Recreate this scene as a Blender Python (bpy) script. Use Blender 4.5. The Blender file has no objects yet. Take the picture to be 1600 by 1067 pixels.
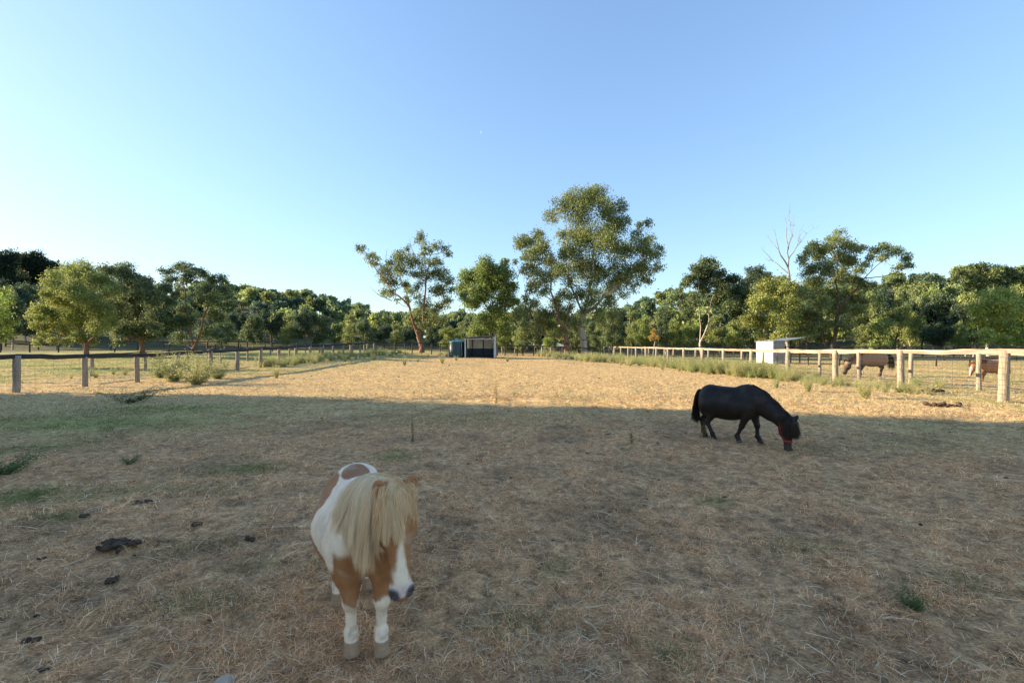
import bpy, math, random
import numpy as np
from math import radians as R

sc = bpy.context.scene
COL = sc.collection
rng = np.random.default_rng(7)
random.seed(7)
F = 711.0            # focal length in pixels of the 1600 px wide photograph
HC = 1.40            # camera height
HY = 547.5           # horizon row


def X(px, d):
    return (px - 800.0) / F * d


def Z(py, d):
    return HC - (py - HY) / F * d


def smooth(a, b, v):
    t = np.clip((v - a) / (b - a), 0, 1)
    return t * t * (3 - 2 * t)


# ------------------------------------------------------------------ numpy value noise
_tab = np.random.default_rng(3).random((256, 256))


def vnoise(x, y):
    x = np.asarray(x, float); y = np.asarray(y, float)
    xi = np.floor(x).astype(int); yi = np.floor(y).astype(int)
    fx = x - xi; fy = y - yi
    fx = fx * fx * (3 - 2 * fx); fy = fy * fy * (3 - 2 * fy)
    a = _tab[xi & 255, yi & 255]; b = _tab[(xi + 1) & 255, yi & 255]
    c = _tab[xi & 255, (yi + 1) & 255]; d = _tab[(xi + 1) & 255, (yi + 1) & 255]
    return (a * (1 - fx) + b * fx) * (1 - fy) + (c * (1 - fx) + d * fx) * fy


def fbm(x, y, o=4):
    s = 0; a = 1; t = 0
    for i in range(o):
        s = s + a * vnoise(x * 2 ** i + 17.3 * i, y * 2 ** i + 9.1 * i); t += a; a *= .5
    return s / t


# ------------------------------------------------------------------ meshes
def mesh_np(name, V, Fc, col=None, smooth_=False):
    V = np.asarray(V, np.float32).reshape(-1, 3); Fc = np.asarray(Fc, np.int32)
    me = bpy.data.meshes.new(name)
    n, k = Fc.shape
    me.vertices.add(len(V)); me.vertices.foreach_set('co', V.ravel())
    me.loops.add(n * k); me.loops.foreach_set('vertex_index', Fc.ravel())
    me.polygons.add(n)
    me.polygons.foreach_set('loop_start', np.arange(0, n * k, k, dtype=np.int32))
    me.polygons.foreach_set('loop_total', np.full(n, k, np.int32))
    if smooth_:
        me.polygons.foreach_set('use_smooth', np.ones(n, bool))
    me.update(calc_edges=True)
    if col is not None:
        ca = me.color_attributes.new('Col', 'FLOAT_COLOR', 'POINT')
        c4 = np.ones((len(V), 4), np.float32); c4[:, :3] = col
        ca.data.foreach_set('color', c4.ravel())
    return me


def link(name, me, mat=None, parent=None, loc=None):
    o = bpy.data.objects.new(name, me); COL.objects.link(o)
    if mat is not None and me is not None and len(me.materials) == 0:
        me.materials.append(mat)
    if parent is not None:
        o.parent = parent
    if loc is not None:
        o.location = loc
    return o


def tag(o, label=None, cat=None, group=None, kind=None):
    if label: o['label'] = label
    if cat: o['category'] = cat
    if group: o['group'] = group
    if kind: o['kind'] = kind
    return o


def thing(name, loc, label, cat, group=None, rz=0):
    o = bpy.data.objects.new(name, None); COL.objects.link(o)
    o.location = loc; o.rotation_euler = (0, 0, rz); o.empty_display_size = .1
    return tag(o, label, cat, group)


class MB:
    """collects simple shapes into one mesh (python lists)"""
    def __init__(s):
        s.v = []; s.f = []; s.c = []; s.col = None

    def add(s, vs, fs):
        o = len(s.v); s.v += [tuple(v) for v in vs]
        s.f += [tuple(i + o for i in f) for f in fs]

    def box(s, c, size, rz=0, jitter=0):
        x, y, z = [q / 2 for q in size]; cz, sz = math.cos(rz), math.sin(rz)
        vs = []
        for k in (-1, 1):
            for j, i in ((-1, -1), (-1, 1), (1, 1), (1, -1)):
                px, py = i * x, j * y
                vs.append((c[0] + px * cz - py * sz, c[1] + px * sz + py * cz, c[2] + k * z))
        s.add(vs, [(3, 2, 1, 0), (4, 5, 6, 7), (0, 1, 5, 4), (1, 2, 6, 5), (2, 3, 7, 6), (3, 0, 4, 7)])

    def tube(s, pts, rad, n=8, caps=True):
        pts = [np.array(p, float) for p in pts]
        if not hasattr(rad, '__len__'): rad = [rad] * len(pts)
        vs = []; fs = []
        for i, p in enumerate(pts):
            t = pts[min(i + 1, len(pts) - 1)] - pts[max(i - 1, 0)]
            t = t / (np.linalg.norm(t) + 1e-9)
            a = np.array([0, 0, 1.]) if abs(t[2]) < .9 else np.array([1., 0, 0])
            u = np.cross(t, a); u /= np.linalg.norm(u); w = np.cross(t, u)
            for k in range(n):
                q = 2 * math.pi * k / n
                vs.append(p + rad[i] * (math.cos(q) * u + math.sin(q) * w))
        for i in range(len(pts) - 1):
            for k in range(n):
                a = i * n + k; b = i * n + (k + 1) % n
                fs.append((a, b, b + n, a + n))
        if caps:
            fs.append(tuple(range(n))[::-1]); fs.append(tuple((len(pts) - 1) * n + k for k in range(n)))
        s.add(vs, fs)

    def build(s, name, mat, parent=None, smooth_=False, loc=None):
        me = bpy.data.meshes.new(name); me.from_pydata(s.v, [], s.f)
        if smooth_:
            me.polygons.foreach_set('use_smooth', np.ones(len(me.polygons), bool))
        me.update()
        return link(name, me, mat, parent, loc)


# ------------------------------------------------------------------ materials
def newmat(name):
    m = bpy.data.materials.new(name); m.use_nodes = True
    nt = m.node_tree; nt.nodes.clear()
    out = nt.nodes.new('ShaderNodeOutputMaterial')
    b = nt.nodes.new('ShaderNodeBsdfPrincipled')
    nt.links.new(b.outputs[0], out.inputs[0])
    return m, nt, b, out


def noise_mat(name, c1, c2, scale=8, rough=.85, bump=.3, bscale=None, spec=.2, stretch=(1, 1, 1), metal=0, c3=None):
    m, nt, b, out = newmat(name); N = nt.nodes; L = nt.links
    tc = N.new('ShaderNodeTexCoord'); mp = N.new('ShaderNodeMapping'); mp.inputs['Scale'].default_value = stretch
    L.new(tc.outputs['Object'], mp.inputs[0])
    n = N.new('ShaderNodeTexNoise'); n.inputs['Scale'].default_value = scale; n.inputs['Detail'].default_value = 8
    n.inputs['Roughness'].default_value = .65
    L.new(mp.outputs[0], n.inputs['Vector'])
    r = N.new('ShaderNodeValToRGB'); r.color_ramp.elements[0].position = .3; r.color_ramp.elements[1].position = .7
    r.color_ramp.elements[0].color = (*c1, 1); r.color_ramp.elements[1].color = (*c2, 1)
    if c3:
        e = r.color_ramp.elements.new(.5); e.color = (*c3, 1)
    L.new(n.outputs[0], r.inputs[0]); L.new(r.outputs[0], b.inputs['Base Color'])
    b.inputs['Roughness'].default_value = rough; b.inputs['Metallic'].default_value = metal
    b.inputs['Specular IOR Level'].default_value = spec
    if bump:
        bp = N.new('ShaderNodeBump'); bp.inputs['Strength'].default_value = bump; bp.inputs['Distance'].default_value = .02
        n2 = N.new('ShaderNodeTexNoise'); n2.inputs['Scale'].default_value = bscale or scale * 3; n2.inputs['Detail'].default_value = 5
        L.new(mp.outputs[0], n2.inputs['Vector'])
        L.new(n2.outputs[0], bp.inputs['Height']); L.new(bp.outputs[0], b.inputs['Normal'])
    return m


def attr_mat(name, rough=.8, spec=.15, nscale=0, namt=.35, bump=0, bscale=60, trans=0, sheen=0, bdist=.01, island=0):
    """colour from the mesh's own colour attribute with a fine procedural variation"""
    m, nt, b, out = newmat(name); N = nt.nodes; L = nt.links
    a = N.new('ShaderNodeAttribute'); a.attribute_name = 'Col'
    c = a.outputs['Color']
    tc = N.new('ShaderNodeTexCoord')
    if nscale:
        n = N.new('ShaderNodeTexNoise'); n.inputs['Scale'].default_value = nscale; n.inputs['Detail'].default_value = 6
        L.new(tc.outputs['Object'], n.inputs['Vector'])
        mr = N.new('ShaderNodeMapRange'); mr.inputs['From Min'].default_value = .3; mr.inputs['From Max'].default_value = .7
        mr.inputs['To Min'].default_value = 1 - namt; mr.inputs['To Max'].default_value = 1 + namt
        L.new(n.outputs[0], mr.inputs[0])
        vm = N.new('ShaderNodeVectorMath'); vm.operation = 'SCALE'
        L.new(c, vm.inputs[0]); L.new(mr.outputs[0], vm.inputs['Scale']); c = vm.outputs[0]
    L.new(c, b.inputs['Base Color'])
    b.inputs['Roughness'].default_value = rough; b.inputs['Specular IOR Level'].default_value = spec
    if sheen:
        b.inputs['Sheen Weight'].default_value = sheen
    if bump:
        bp = N.new('ShaderNodeBump'); bp.inputs['Strength'].default_value = bump; bp.inputs['Distance'].default_value = bdist
        n2 = N.new('ShaderNodeTexNoise'); n2.inputs['Scale'].default_value = bscale; n2.inputs['Detail'].default_value = 4
        L.new(tc.outputs['Object'], n2.inputs['Vector'])
        L.new(n2.outputs[0], bp.inputs['Height']); L.new(bp.outputs[0], b.inputs['Normal'])
    if trans:
        t = N.new('ShaderNodeBsdfTranslucent'); L.new(c, t.inputs[0])
        mx = N.new('ShaderNodeMixShader'); mx.inputs[0].default_value = trans
        L.new(b.outputs[0], mx.inputs[1]); L.new(t.outputs[0], mx.inputs[2]); L.new(mx.outputs[0], out.inputs[0])
    return m


M = {}
M['leaf'] = attr_mat('leaf', rough=.65, spec=.15, trans=.38)
M['blade'] = attr_mat('blade', rough=.8, spec=.15, trans=.15)
M['bark_dark'] = noise_mat('bark_dark', (.05, .035, .025), (.15, .10, .07), 3, bump=.6, stretch=(2, 2, .5))
M['bark_pale'] = noise_mat('bark_pale', (.22, .17, .13), (.55, .47, .38), 1.2, bump=.3, stretch=(1.5, 1.5, .4))
M['bark_red'] = noise_mat('bark_red', (.11, .055, .035), (.26, .15, .10), 3, bump=.6, stretch=(2, 2, .5))
M['bark_dead'] = noise_mat('bark_dead', (.15, .14, .125), (.33, .31, .28), 3, bump=.3, stretch=(2, 2, .5))
M['post'] = noise_mat('post_timber', (.12, .10, .075), (.44, .38, .29), 3.2, bump=.6, bscale=8, stretch=(5, 5, .55), c3=(.29, .245, .18))
M['post_grey'] = noise_mat('post_grey', (.15, .12, .095), (.38, .32, .255), 9, bump=.5, stretch=(3, 3, .3))
M['post_dark'] = noise_mat('post_dark', (.025, .022, .02), (.075, .068, .06), 9, bump=.5, stretch=(3, 3, .3))
M['rail_pale'] = noise_mat('rail_pale', (.11, .09, .07), (.44, .38, .30), 2.6, bump=.6, bscale=10, stretch=(6, .5, 6), c3=(.27, .23, .175))
M['rail_dark'] = noise_mat('rail_dark', (.018, .018, .02), (.06, .06, .062), 9, bump=.4, stretch=(3, .3, 3))
M['wire'] = noise_mat('wire', (.08, .08, .08), (.17, .17, .17), 30, rough=.55, bump=0, metal=.5)
# ------------------------------------------------------------------ terrain
_hx = np.array([-1e4, -900, -200, 0, 120, 250, 400, 500, 600, 700, 900, 980, 1040, 1200, 1450, 1600, 1900, 2600])
_hh = np.array([50, 60, 80, 92, 85, 66, 70, 54, 22, 18, 20, 40, 62, 62, 84, 88, 90, 60])


def gz(x, y):
    """ground height"""
    x = np.asarray(x, float); y = np.asarray(y, float)
    left = np.interp(y, [0, 20, 28, 40, 56, 75, 400], [0, -.05, .18, .62, 1.1, 1.4, 1.4])
    mid = np.interp(y, [0, 22, 32, 50, 70, 400], [0, 0, .16, .58, .75, .8])
    right = np.interp(y, [0, 25, 35, 60, 400], [0, 0, .1, .25, .3])
    z = np.where(x < 0, mid + (left - mid) * smooth(0, -16, x) if False else mid + (left - mid) * np.clip(-x / 16, 0, 1),
                 mid + (right - mid) * np.clip((x - 4) / 10, 0, 1))
    z = z * smooth(-2, 6, y)
    r = np.hypot(x, y)
    yy = np.maximum(y, .35 * r + .01)
    px = 800 + F * x / yy
    hh = np.interp(px, _hx, _hh) / F * 235
    d = np.where(y > 0, y + .12 * np.abs(x), 0)
    z = z + hh * smooth(105, 245, d) * smooth(.1, .35, y / (r + 1e-6))
    far = smooth(400, 1500, r)
    z = z * (1 - .4 * far)
    # small relief
    near = 1 - smooth(60, 120, r)
    z = z + near * (.10 * (fbm(x * .22, y * .22, 3) - .5) + .05 * (fbm(x * 1.3 + 40, y * 1.3, 3) - .5) + .050 * (fbm(x * 7 + 5, y * 7 + 2, 3) - .5)) * smooth(.2, 2, r)
    return z


def gz1(x, y):
    return float(gz(np.array([x]), np.array([y]))[0])


# green grass patches: (x, y, rx, ry, amount)
GP = []
for px, py, wx, wy, a in [(60, 775, 90, 14, 1.0), (380, 733, 60, 9, .8), (620, 712, 28, 8, .9), (300, 850, 60, 10, .35),
                          (150, 660, 220, 14, .75), (60, 700, 90, 16, .6), (250, 640, 140, 8, .7), (700, 655, 160, 10, .3),
                          (300, 940, 80, 22, .45), (800, 970, 60, 18, .35), (1500, 905, 60, 18, .3), (1120, 780, 24, 5, .9),
                          (1400, 690, 130, 14, .3), (870, 880, 30, 8, .5), (90, 810, 40, 9, .7), (1290, 700, 90, 10, .25),
                          (240, 765, 140, 8, .4), (1060, 1020, 50, 12, .3), (420, 880, 60, 10, .3), (1270, 850, 70, 12, .35)]:
    d = HC * F / (py - HY)
    GP.append((X(px, d), d, max(wx / F * d, .12), max(d * d * wy / (HC * F), .12), a))


def green(x, y):
    n = fbm(x * .55 + 3, y * .4 + 8, 4)
    n2 = fbm(x * 3.5 + 31, y * 2.5, 3)
    g = .28 * smooth(.57, .76, n) * smooth(.42, .62, n2) * (1 - smooth(14, 20, y))
    for gx, gy, rx, ry, a in GP:
        q = ((x - gx) / rx) ** 2 + ((y - gy) / ry) ** 2
        g = np.maximum(g, a * np.exp(-q) * smooth(.25, .6, n2 * .7 + .3))
    # left strip of the paddock and under the fences
    g = np.maximum(g, .65 * smooth(-9, -15.5, x + 2.5 * (n - .5) + (y - 25) * -.12) * smooth(20, 26, y) * smooth(.3, .6, n2))
    g = np.maximum(g, .8 * smooth(-19, -24, x + 3 * (n - .5)) * smooth(.32, .55, n))
    g = np.maximum(g, .5 * smooth(17, 22, x) * smooth(.4, .62, n))
    g = np.maximum(g, .45 * smooth(11.2, 12.6, x) * (1 - smooth(17, 18, x)) * smooth(.35, .6, n2))
    return np.clip(g, 0, 1)


def dirt(x, y):
    n = fbm(x * 1.1 + 71, y * 1.1 + 5, 4)
    n3 = fbm(x * 5 + 7, y * 5 + 15, 3)
    d = smooth(.52, .70, n) * .55 + smooth(.62, .78, n3) * .6
    return np.clip(d, 0, 1)


STRAW = np.array([.58, .41, .19]); EARTH = np.array([.15, .10, .065]); GREEN = np.array([.105, .145, .035])


def ground_col(x, y):
    g = green(x, y)[:, None]; dd = dirt(x, y)[:, None]
    r = np.hypot(x, y)
    base = STRAW * (1 - .08 * fbm(x * .3, y * .3, 2)[:, None])
    near = (1 - smooth(8, 12.5, r))[:, None]  # mask of the shaded foreground; straw there is tinted to offset the blue light
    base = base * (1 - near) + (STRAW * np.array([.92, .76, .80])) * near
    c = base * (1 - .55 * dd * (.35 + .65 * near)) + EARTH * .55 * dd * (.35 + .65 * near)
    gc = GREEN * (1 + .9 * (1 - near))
    c = c * (1 - .85 * g) + gc * .85 * g
    far = smooth(75, 105, r)[:, None]
    c = c * (1 - far) + np.array([.13, .125, .06]) * far
    # distant left slope paddock
    return c


def build_ground():
    fwd = np.linspace(-62, 62, 620); back = np.linspace(62, 298, 80)[1:-1]
    ang = np.radians(np.concatenate([fwd, back]))
    rad = np.concatenate([[.15, .4, .7], np.geomspace(1.0, 16, 300), np.geomspace(16, 90, 150)[1:], np.geomspace(90, 3500, 70)[1:]])
    A, Rr = np.meshgrid(ang, rad)
    x = (Rr * np.sin(A)).ravel(); y = (Rr * np.cos(A)).ravel()
    z = gz(x, y)
    n = len(ang); m = len(rad)
    V = np.stack([x, y, z], 1)
    V = np.vstack([V, [[0, 0, 0]]])
    i = np.arange(m - 1)[:, None] * n; j = np.arange(n)[None]; j2 = (j + 1) % n
    q = np.stack([i + j, i + j2, i + n + j2, i + n + j], -1).reshape(-1, 4)[:, ::-1]
    jj = np.arange(n)
    cap = np.stack([np.full(n, len(V) - 1), (jj + 1) % n, jj, jj], 1)[:, :3]
    col = np.vstack([ground_col(x, y), [[.25, .18, .12]]])
    me = bpy.data.meshes.new('ground')
    # quads + centre fan
    nq = len(q); nc = len(cap)
    me.vertices.add(len(V)); me.vertices.foreach_set('co', V.astype(np.float32).ravel())
    li = np.concatenate([q.ravel(), cap[:, ::-1].ravel()]).astype(np.int32)
    me.loops.add(len(li)); me.loops.foreach_set('vertex_index', li)
    me.polygons.add(nq + nc)
    me.polygons.foreach_set('loop_start', np.concatenate([np.arange(nq) * 4, nq * 4 + np.arange(nc) * 3]).astype(np.int32))
    me.polygons.foreach_set('loop_total', np.concatenate([np.full(nq, 4), np.full(nc, 3)]).astype(np.int32))
    me.polygons.foreach_set('use_smooth', np.ones(nq + nc, bool))
    me.update(calc_edges=True); me.validate()
    ca = me.color_attributes.new('Col', 'FLOAT_COLOR', 'POINT')
    c4 = np.ones((len(V), 4), np.float32); c4[:, :3] = col; ca.data.foreach_set('color', c4.ravel())
    m_, nt, b, out = newmat('ground_soil'); N = nt.nodes; L = nt.links
    a = N.new('ShaderNodeAttribute'); a.attribute_name = 'Col'
    tc = N.new('ShaderNodeTexCoord')
    c = a.outputs['Color']
    for s, lo, hi, det in ((1.7, .78, 1.18, 6), (11, .42, 1.5, 6), (60, .5, 1.5, 5)):
        nn = N.new('ShaderNodeTexNoise'); nn.inputs['Scale'].default_value = s; nn.inputs['Detail'].default_value = det
        nn.inputs['Roughness'].default_value = .7
        L.new(tc.outputs['Object'], nn.inputs['Vector'])
        mr = N.new('ShaderNodeMapRange'); mr.inputs[1].default_value = .32; mr.inputs[2].default_value = .68
        mr.inputs[3].default_value = lo; mr.inputs[4].default_value = hi
        L.new(nn.outputs[0], mr.inputs[0])
        vm = N.new('ShaderNodeVectorMath'); vm.operation = 'SCALE'
        L.new(c, vm.inputs[0]); L.new(mr.outputs[0], vm.inputs['Scale']); c = vm.outputs[0]
    L.new(c, b.inputs['Base Color']); b.inputs['Roughness'].default_value = .95; b.inputs['Specular IOR Level'].default_value = .05
    n1 = N.new('ShaderNodeTexNoise'); n1.inputs['Scale'].default_value = 9; n1.inputs['Detail'].default_value = 9
    n1.inputs['Roughness'].default_value = .72
    L.new(tc.outputs['Object'], n1.inputs['Vector'])
    bp = N.new('ShaderNodeBump'); bp.inputs['Strength'].default_value = .7; bp.inputs['Distance'].default_value = .05
    L.new(n1.outputs[0], bp.inputs['Height']); L.new(bp.outputs[0], b.inputs['Normal'])
    o = link('ground', me, m_)
    tag(o, 'dry trampled paddock ground rising to wooded hills', 'ground', kind='structure')


# ------------------------------------------------------------------ grass blades
def ribbons(P, D, Ln, W, curl, col, lift, seg=2):
    """N curved ribbons: root P, heading D (N,2), length, width, sideways curl, lift angle"""
    N = len(P)
    hx = np.stack([D[:, 0], D[:, 1], np.zeros(N)], 1)
    sx = np.stack([-D[:, 1], D[:, 0], np.zeros(N)], 1)
    up = np.array([0, 0, 1.])
    V = np.zeros((N, seg + 1, 2, 3)); pos = P.copy()
    ang = rng.uniform(-1, 1, N)          # ribbon roll
    for k in range(seg + 1):
        t = k / seg
        w = W * (1 - .75 * t ** 1.5)
        sd = sx * np.cos(ang)[:, None] + up * np.sin(ang)[:, None]
        V[:, k, 0] = pos - sd * w[:, None] * .5
        V[:, k, 1] = pos + sd * w[:, None] * .5
        lf = lift * (1 - 1.25 * t)
        d = hx * np.cos(lf)[:, None] + up * np.sin(lf)[:, None] + sx * (curl * (t + .3))[:, None]
        d /= np.linalg.norm(d, axis=1)[:, None]
        pos = pos + d * (Ln / seg)[:, None]
    idx = np.arange(N * (seg + 1) * 2).reshape(N, seg + 1, 2)
    Fq = np.concatenate([np.stack([idx[:, k, 0], idx[:, k, 1], idx[:, k + 1, 1], idx[:, k + 1, 0]], 1) for k in range(seg)])
    C = np.repeat(col, (seg + 1) * 2, 0)
    return V.reshape(-1, 3), Fq, C


def pick(pal, n, j=.2):
    pal = np.array([p[:3] for p in pal]); 
    c = pal[rng.integers(0, len(pal), n)]
    return c * rng.uniform(1 - j, 1 + j, (n, 1)) * rng.uniform(.95, 1.05, (n, 3))


PAL_STRAW = [(.50, .40, .27), (.42, .31, .19), (.34, .235, .14), (.27, .185, .115), (.56, .48, .36), (.36, .27, .17), (.20, .14, .095), (.45, .32, .18)]
PAL_GREEN = [(.15, .20, .06), (.20, .25, .08), (.27, .28, .11), (.11, .16, .05)]


def scatter_wedge(n, r0, r1, p, half=1.28):
    # density falls as r^-p ; number in r ~ r^(1-p)
    u = rng.random(n); q = 2 - p
    r = (r0 ** q + u * (r1 ** q - r0 ** q)) ** (1 / q)
    a = rng.uniform(-.96, .96, n)
    return r * np.sin(a), r * np.cos(a), r


def build_grass(scale=1.0):
    # short dry thatch
    n = int(640000 * scale)
    x, y, r = scatter_wedge(n, 1.3, 14.5, 1.75)
    # clumping: pull a share of the strands towards random tuft centres
    tn = 9000; tx, ty, tr = scatter_wedge(tn, 1.3, 14.5, 1.6)
    k = rng.random(n) < .45
    ti = rng.integers(0, tn, n)
    sp = (.025 + .012 * np.minimum(tr, 6))[ti] * rng.normal(0, .6, n) ; sp2 = (.025 + .012 * np.minimum(tr, 6))[ti] * rng.normal(0, .6, n)
    x = np.where(k, tx[ti] + sp, x); y = np.where(k, ty[ti] + sp2, y); r = np.hypot(x, y)
    keep = (r > 1.1) & (rng.random(n) < 1 - .85 * smooth(.50, .66, fbm(x * 2.6 + 3, y * 2.6, 3)))
    keep &= rng.random(n) < .22 + .78 * smooth(.40, .58, fbm(x * 7 + 5, y * 7 + 2, 3))
    x, y, r, k, ti = x[keep], y[keep], r[keep], k[keep], ti[keep]; n = len(x)
    z = gz(x, y)
    a = rng.uniform(0, 2 * np.pi, n)
    D = np.stack([np.cos(a), np.sin(a)], 1)
    Ln = rng.gamma(3, .0108, n) * (1 + .05 * r); Ln = np.clip(Ln, .012, .13)
    W = rng.uniform(.0012, .0033, n) * (1 + .13 * np.maximum(r - 2, 0))
    lift = np.where(k, rng.uniform(.2, 1.35, n), rng.uniform(-.05, .55, n))
    g = green(x, y)
    isg = rng.random(n) < g * .9
    fr = smooth(8, 12, r)[:, None]; c = pick(PAL_STRAW, n) * (np.array([2.06, 1.72, 1.42]) * (1 - fr) + np.array([1.42, 1.28, 1.05]) * fr); c[isg] = pick(PAL_GREEN, isg.sum())  # blades in the shade made brighter and redder, light put into their colour
    tone = rng.uniform(.6, 1.3, tn)[ti]; c = c * np.where(k, tone, 1)[:, None]
    c = c * (1 - .35 * dirt(x, y))[:, None]
    lift[isg] = rng.uniform(.5, 1.4, isg.sum())
    V1 = ribbons(np.stack([x, y, z + .001], 1), D, Ln, W, rng.normal(0, .5, n), c, lift)
    # long pale loose stalks
    n = int(3600 * scale)
    x, y, r = scatter_wedge(n, 1.3, 11, 1.7); z = gz(x, y) + .008
    a = rng.uniform(0, 2 * np.pi, n); D = np.stack([np.cos(a), np.sin(a)], 1)
    c = pick([(.78, .64, .42), (.66, .52, .33), (.55, .43, .29)], n)
    V2 = ribbons(np.stack([x, y, z], 1), D, rng.uniform(.06, .19, n), rng.uniform(.002, .0042, n) * (1 + .06 * r), rng.normal(0, .6, n), c, rng.uniform(-.02, .45, n), 4)
    # sunlit part of the paddock
    n = int(150000 * scale)
    x, y, r = scatter_wedge(n, 13, 58, 1.8)
    z = gz(x, y); a = rng.uniform(0, 2 * np.pi, n); D = np.stack([np.cos(a), np.sin(a)], 1)
    g = green(x, y); isg = rng.random(n) < g
    c = pick([(.50, .37, .21), (.44, .32, .18), (.54, .43, .27), (.36, .25, .14)], n, .1); c[isg] = pick([(.20, .23, .07), (.27, .27, .10), (.15, .18, .06)], isg.sum())
    Ln = rng.gamma(3, .018, n) * (1 + .012 * r)
    V3 = ribbons(np.stack([x, y, z], 1), D, Ln, rng.uniform(.004, .011, n) * (1 + .03 * r), rng.normal(0, .4, n), c, rng.uniform(.1, 1.2, n))
    Vs, Fs, Cs = [], [], []; off = 0
    for V, Fq, C in (V1, V2, V3):
        Vs.append(V); Fs.append(Fq + off); Cs.append(C); off += len(V)
    o = link('dry_grass', mesh_np('dry_grass', np.vstack(Vs), np.vstack(Fs), np.vstack(Cs)), M['blade'])
    tag(o, 'short dry straw coloured grass and loose stalks over the paddock', 'grass', kind='stuff')
# ------------------------------------------------------------------ foliage
_B = 1.8
GUM = [(.105, .125, .045), (.085, .11, .045), (.15, .155, .06), (.07, .095, .045), (.12, .12, .05)]
GUMLIT = [(.14, .15, .05), (.17, .165, .06), (.11, .13, .05), (.19, .17, .06)]
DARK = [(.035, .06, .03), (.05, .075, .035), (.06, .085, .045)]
BLUE = [(.055, .085, .06), (.07, .10, .065), (.045, .075, .055), (.085, .11, .06)]
YELL = [(.20, .20, .045), (.16, .175, .045), (.24, .22, .06), (.12, .145, .04)]
BRIGHT = [(.17, .20, .05), (.21, .24, .06), (.13, .17, .05)]
OLIVE = [(.15, .15, .06), (.12, .13, .055), (.18, .17, .07), (.10, .115, .05)]

GUM, GUMLIT, YELL, BRIGHT, OLIVE = [[(_B * c[0] * .92, _B * c[1] * 1.02, _B * c[2]) for c in pl] for pl in (GUM, GUMLIT, YELL, BRIGHT, OLIVE)]
BLUE = [tuple(1.35 * v for v in c) for c in BLUE]; DARK = [tuple(1.2 * v for v in c) for c in DARK]  # deep tones that also carry the left row's shade in the leaf colour

DENS = 1.45


def leaf_cards(C, S, pal, w=.42, droop=.5, j=.25):
    """C (N,3) centres, S (N) size: folded rhombus leaf sprays, two triangles each"""
    N = len(C)
    d = rng.normal(0, 1, (N, 3)); d[:, 2] -= droop * 1.5; d /= np.linalg.norm(d, axis=1)[:, None]
    e = rng.normal(0, 1, (N, 3)); e -= (e * d).sum(1)[:, None] * d; e /= np.linalg.norm(e, axis=1)[:, None]
    f = np.cross(d, e)
    s = S[:, None]
    a = C - d * s * .5; b = C + d * s * .5
    m1 = C + e * s * w * .5 + f * s * .12 * rng.uniform(-1, 1, (N, 1)) + d * s * .1
    m2 = C - e * s * w * .5 + f * s * .12 * rng.uniform(-1, 1, (N, 1)) - d * s * .05
    V = np.stack([a, m1, b, m2], 1).reshape(-1, 3)
    i = np.arange(N)[:, None] * 4
    Fq = np.concatenate([i + [0, 1, 2], i + [0, 2, 3]])
    col = pick(pal, N, j)
    return V, Fq, np.repeat(col, 4, 0)


def clump_leaves(cl, dens, size, pal, flat=.85, w=.42, droop=.5, sub=7, subr=(.48, .70), tone=.25):
    """cl: list of (c, (rx,ry,rz)). returns V,F,C and sub-clump centres"""
    Cs = []; Ss = []; T = []; subs = []
    for c, r in cl:
        c = np.array(c, float); r = np.array(r, float)
        rm = r.mean()
        m = max(5, int(sub * 1.3 * (rm / 1.5) ** .8))
        nb = int(DENS * dens * .28 * 4 * math.pi * rm * rm / (size * size * w * .5))
        q = rng.normal(0, 1, (nb, 3)); q = q / np.linalg.norm(q, axis=1)[:, None] * rng.uniform(0, 1.12, (nb, 1)) ** .6
        Cs.append(c + q * r); Ss.append(size * rng.uniform(.55, 1.25, nb)); T.append(np.full(nb, rng.uniform(1 - tone, 1 + tone)))
        for _ in range(m):
            d = rng.normal(0, 1, 3); d /= np.linalg.norm(d)
            sc_ = c + d * r * rng.uniform(.25, .82)
            sr = rm * rng.uniform(*subr) * np.array([1, 1, flat])
            if m > 12: sr = sr * (12 / m) ** .25
            subs.append((c, sc_))
            nl = int(DENS * dens * 4 * math.pi * sr[0] * sr[0] / (size * size * w * .5))
            q = rng.normal(0, 1, (nl, 3)); q /= np.linalg.norm(q, axis=1)[:, None]
            q[:, 2] = np.where(q[:, 2] < -.35, -q[:, 2] * .6, q[:, 2])
            rr = rng.uniform(.35, 1.05, (nl, 1)) ** .7
            P = sc_ + q * sr * rr + rng.normal(0, .13 * rm, (nl, 3)) * [1, 1, 1.3]
            Cs.append(P); Ss.append(size * rng.uniform(.55, 1.25, nl))
            T.append(np.full(nl, rng.uniform(1 - tone, 1 + tone)))
    P = np.vstack(Cs); S = np.concatenate(Ss); T = np.concatenate(T)
    V, Fq, C = leaf_cards(P, S, pal, w, droop)
    return V, Fq, C * np.repeat(T, 4)[:, None], subs


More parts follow.
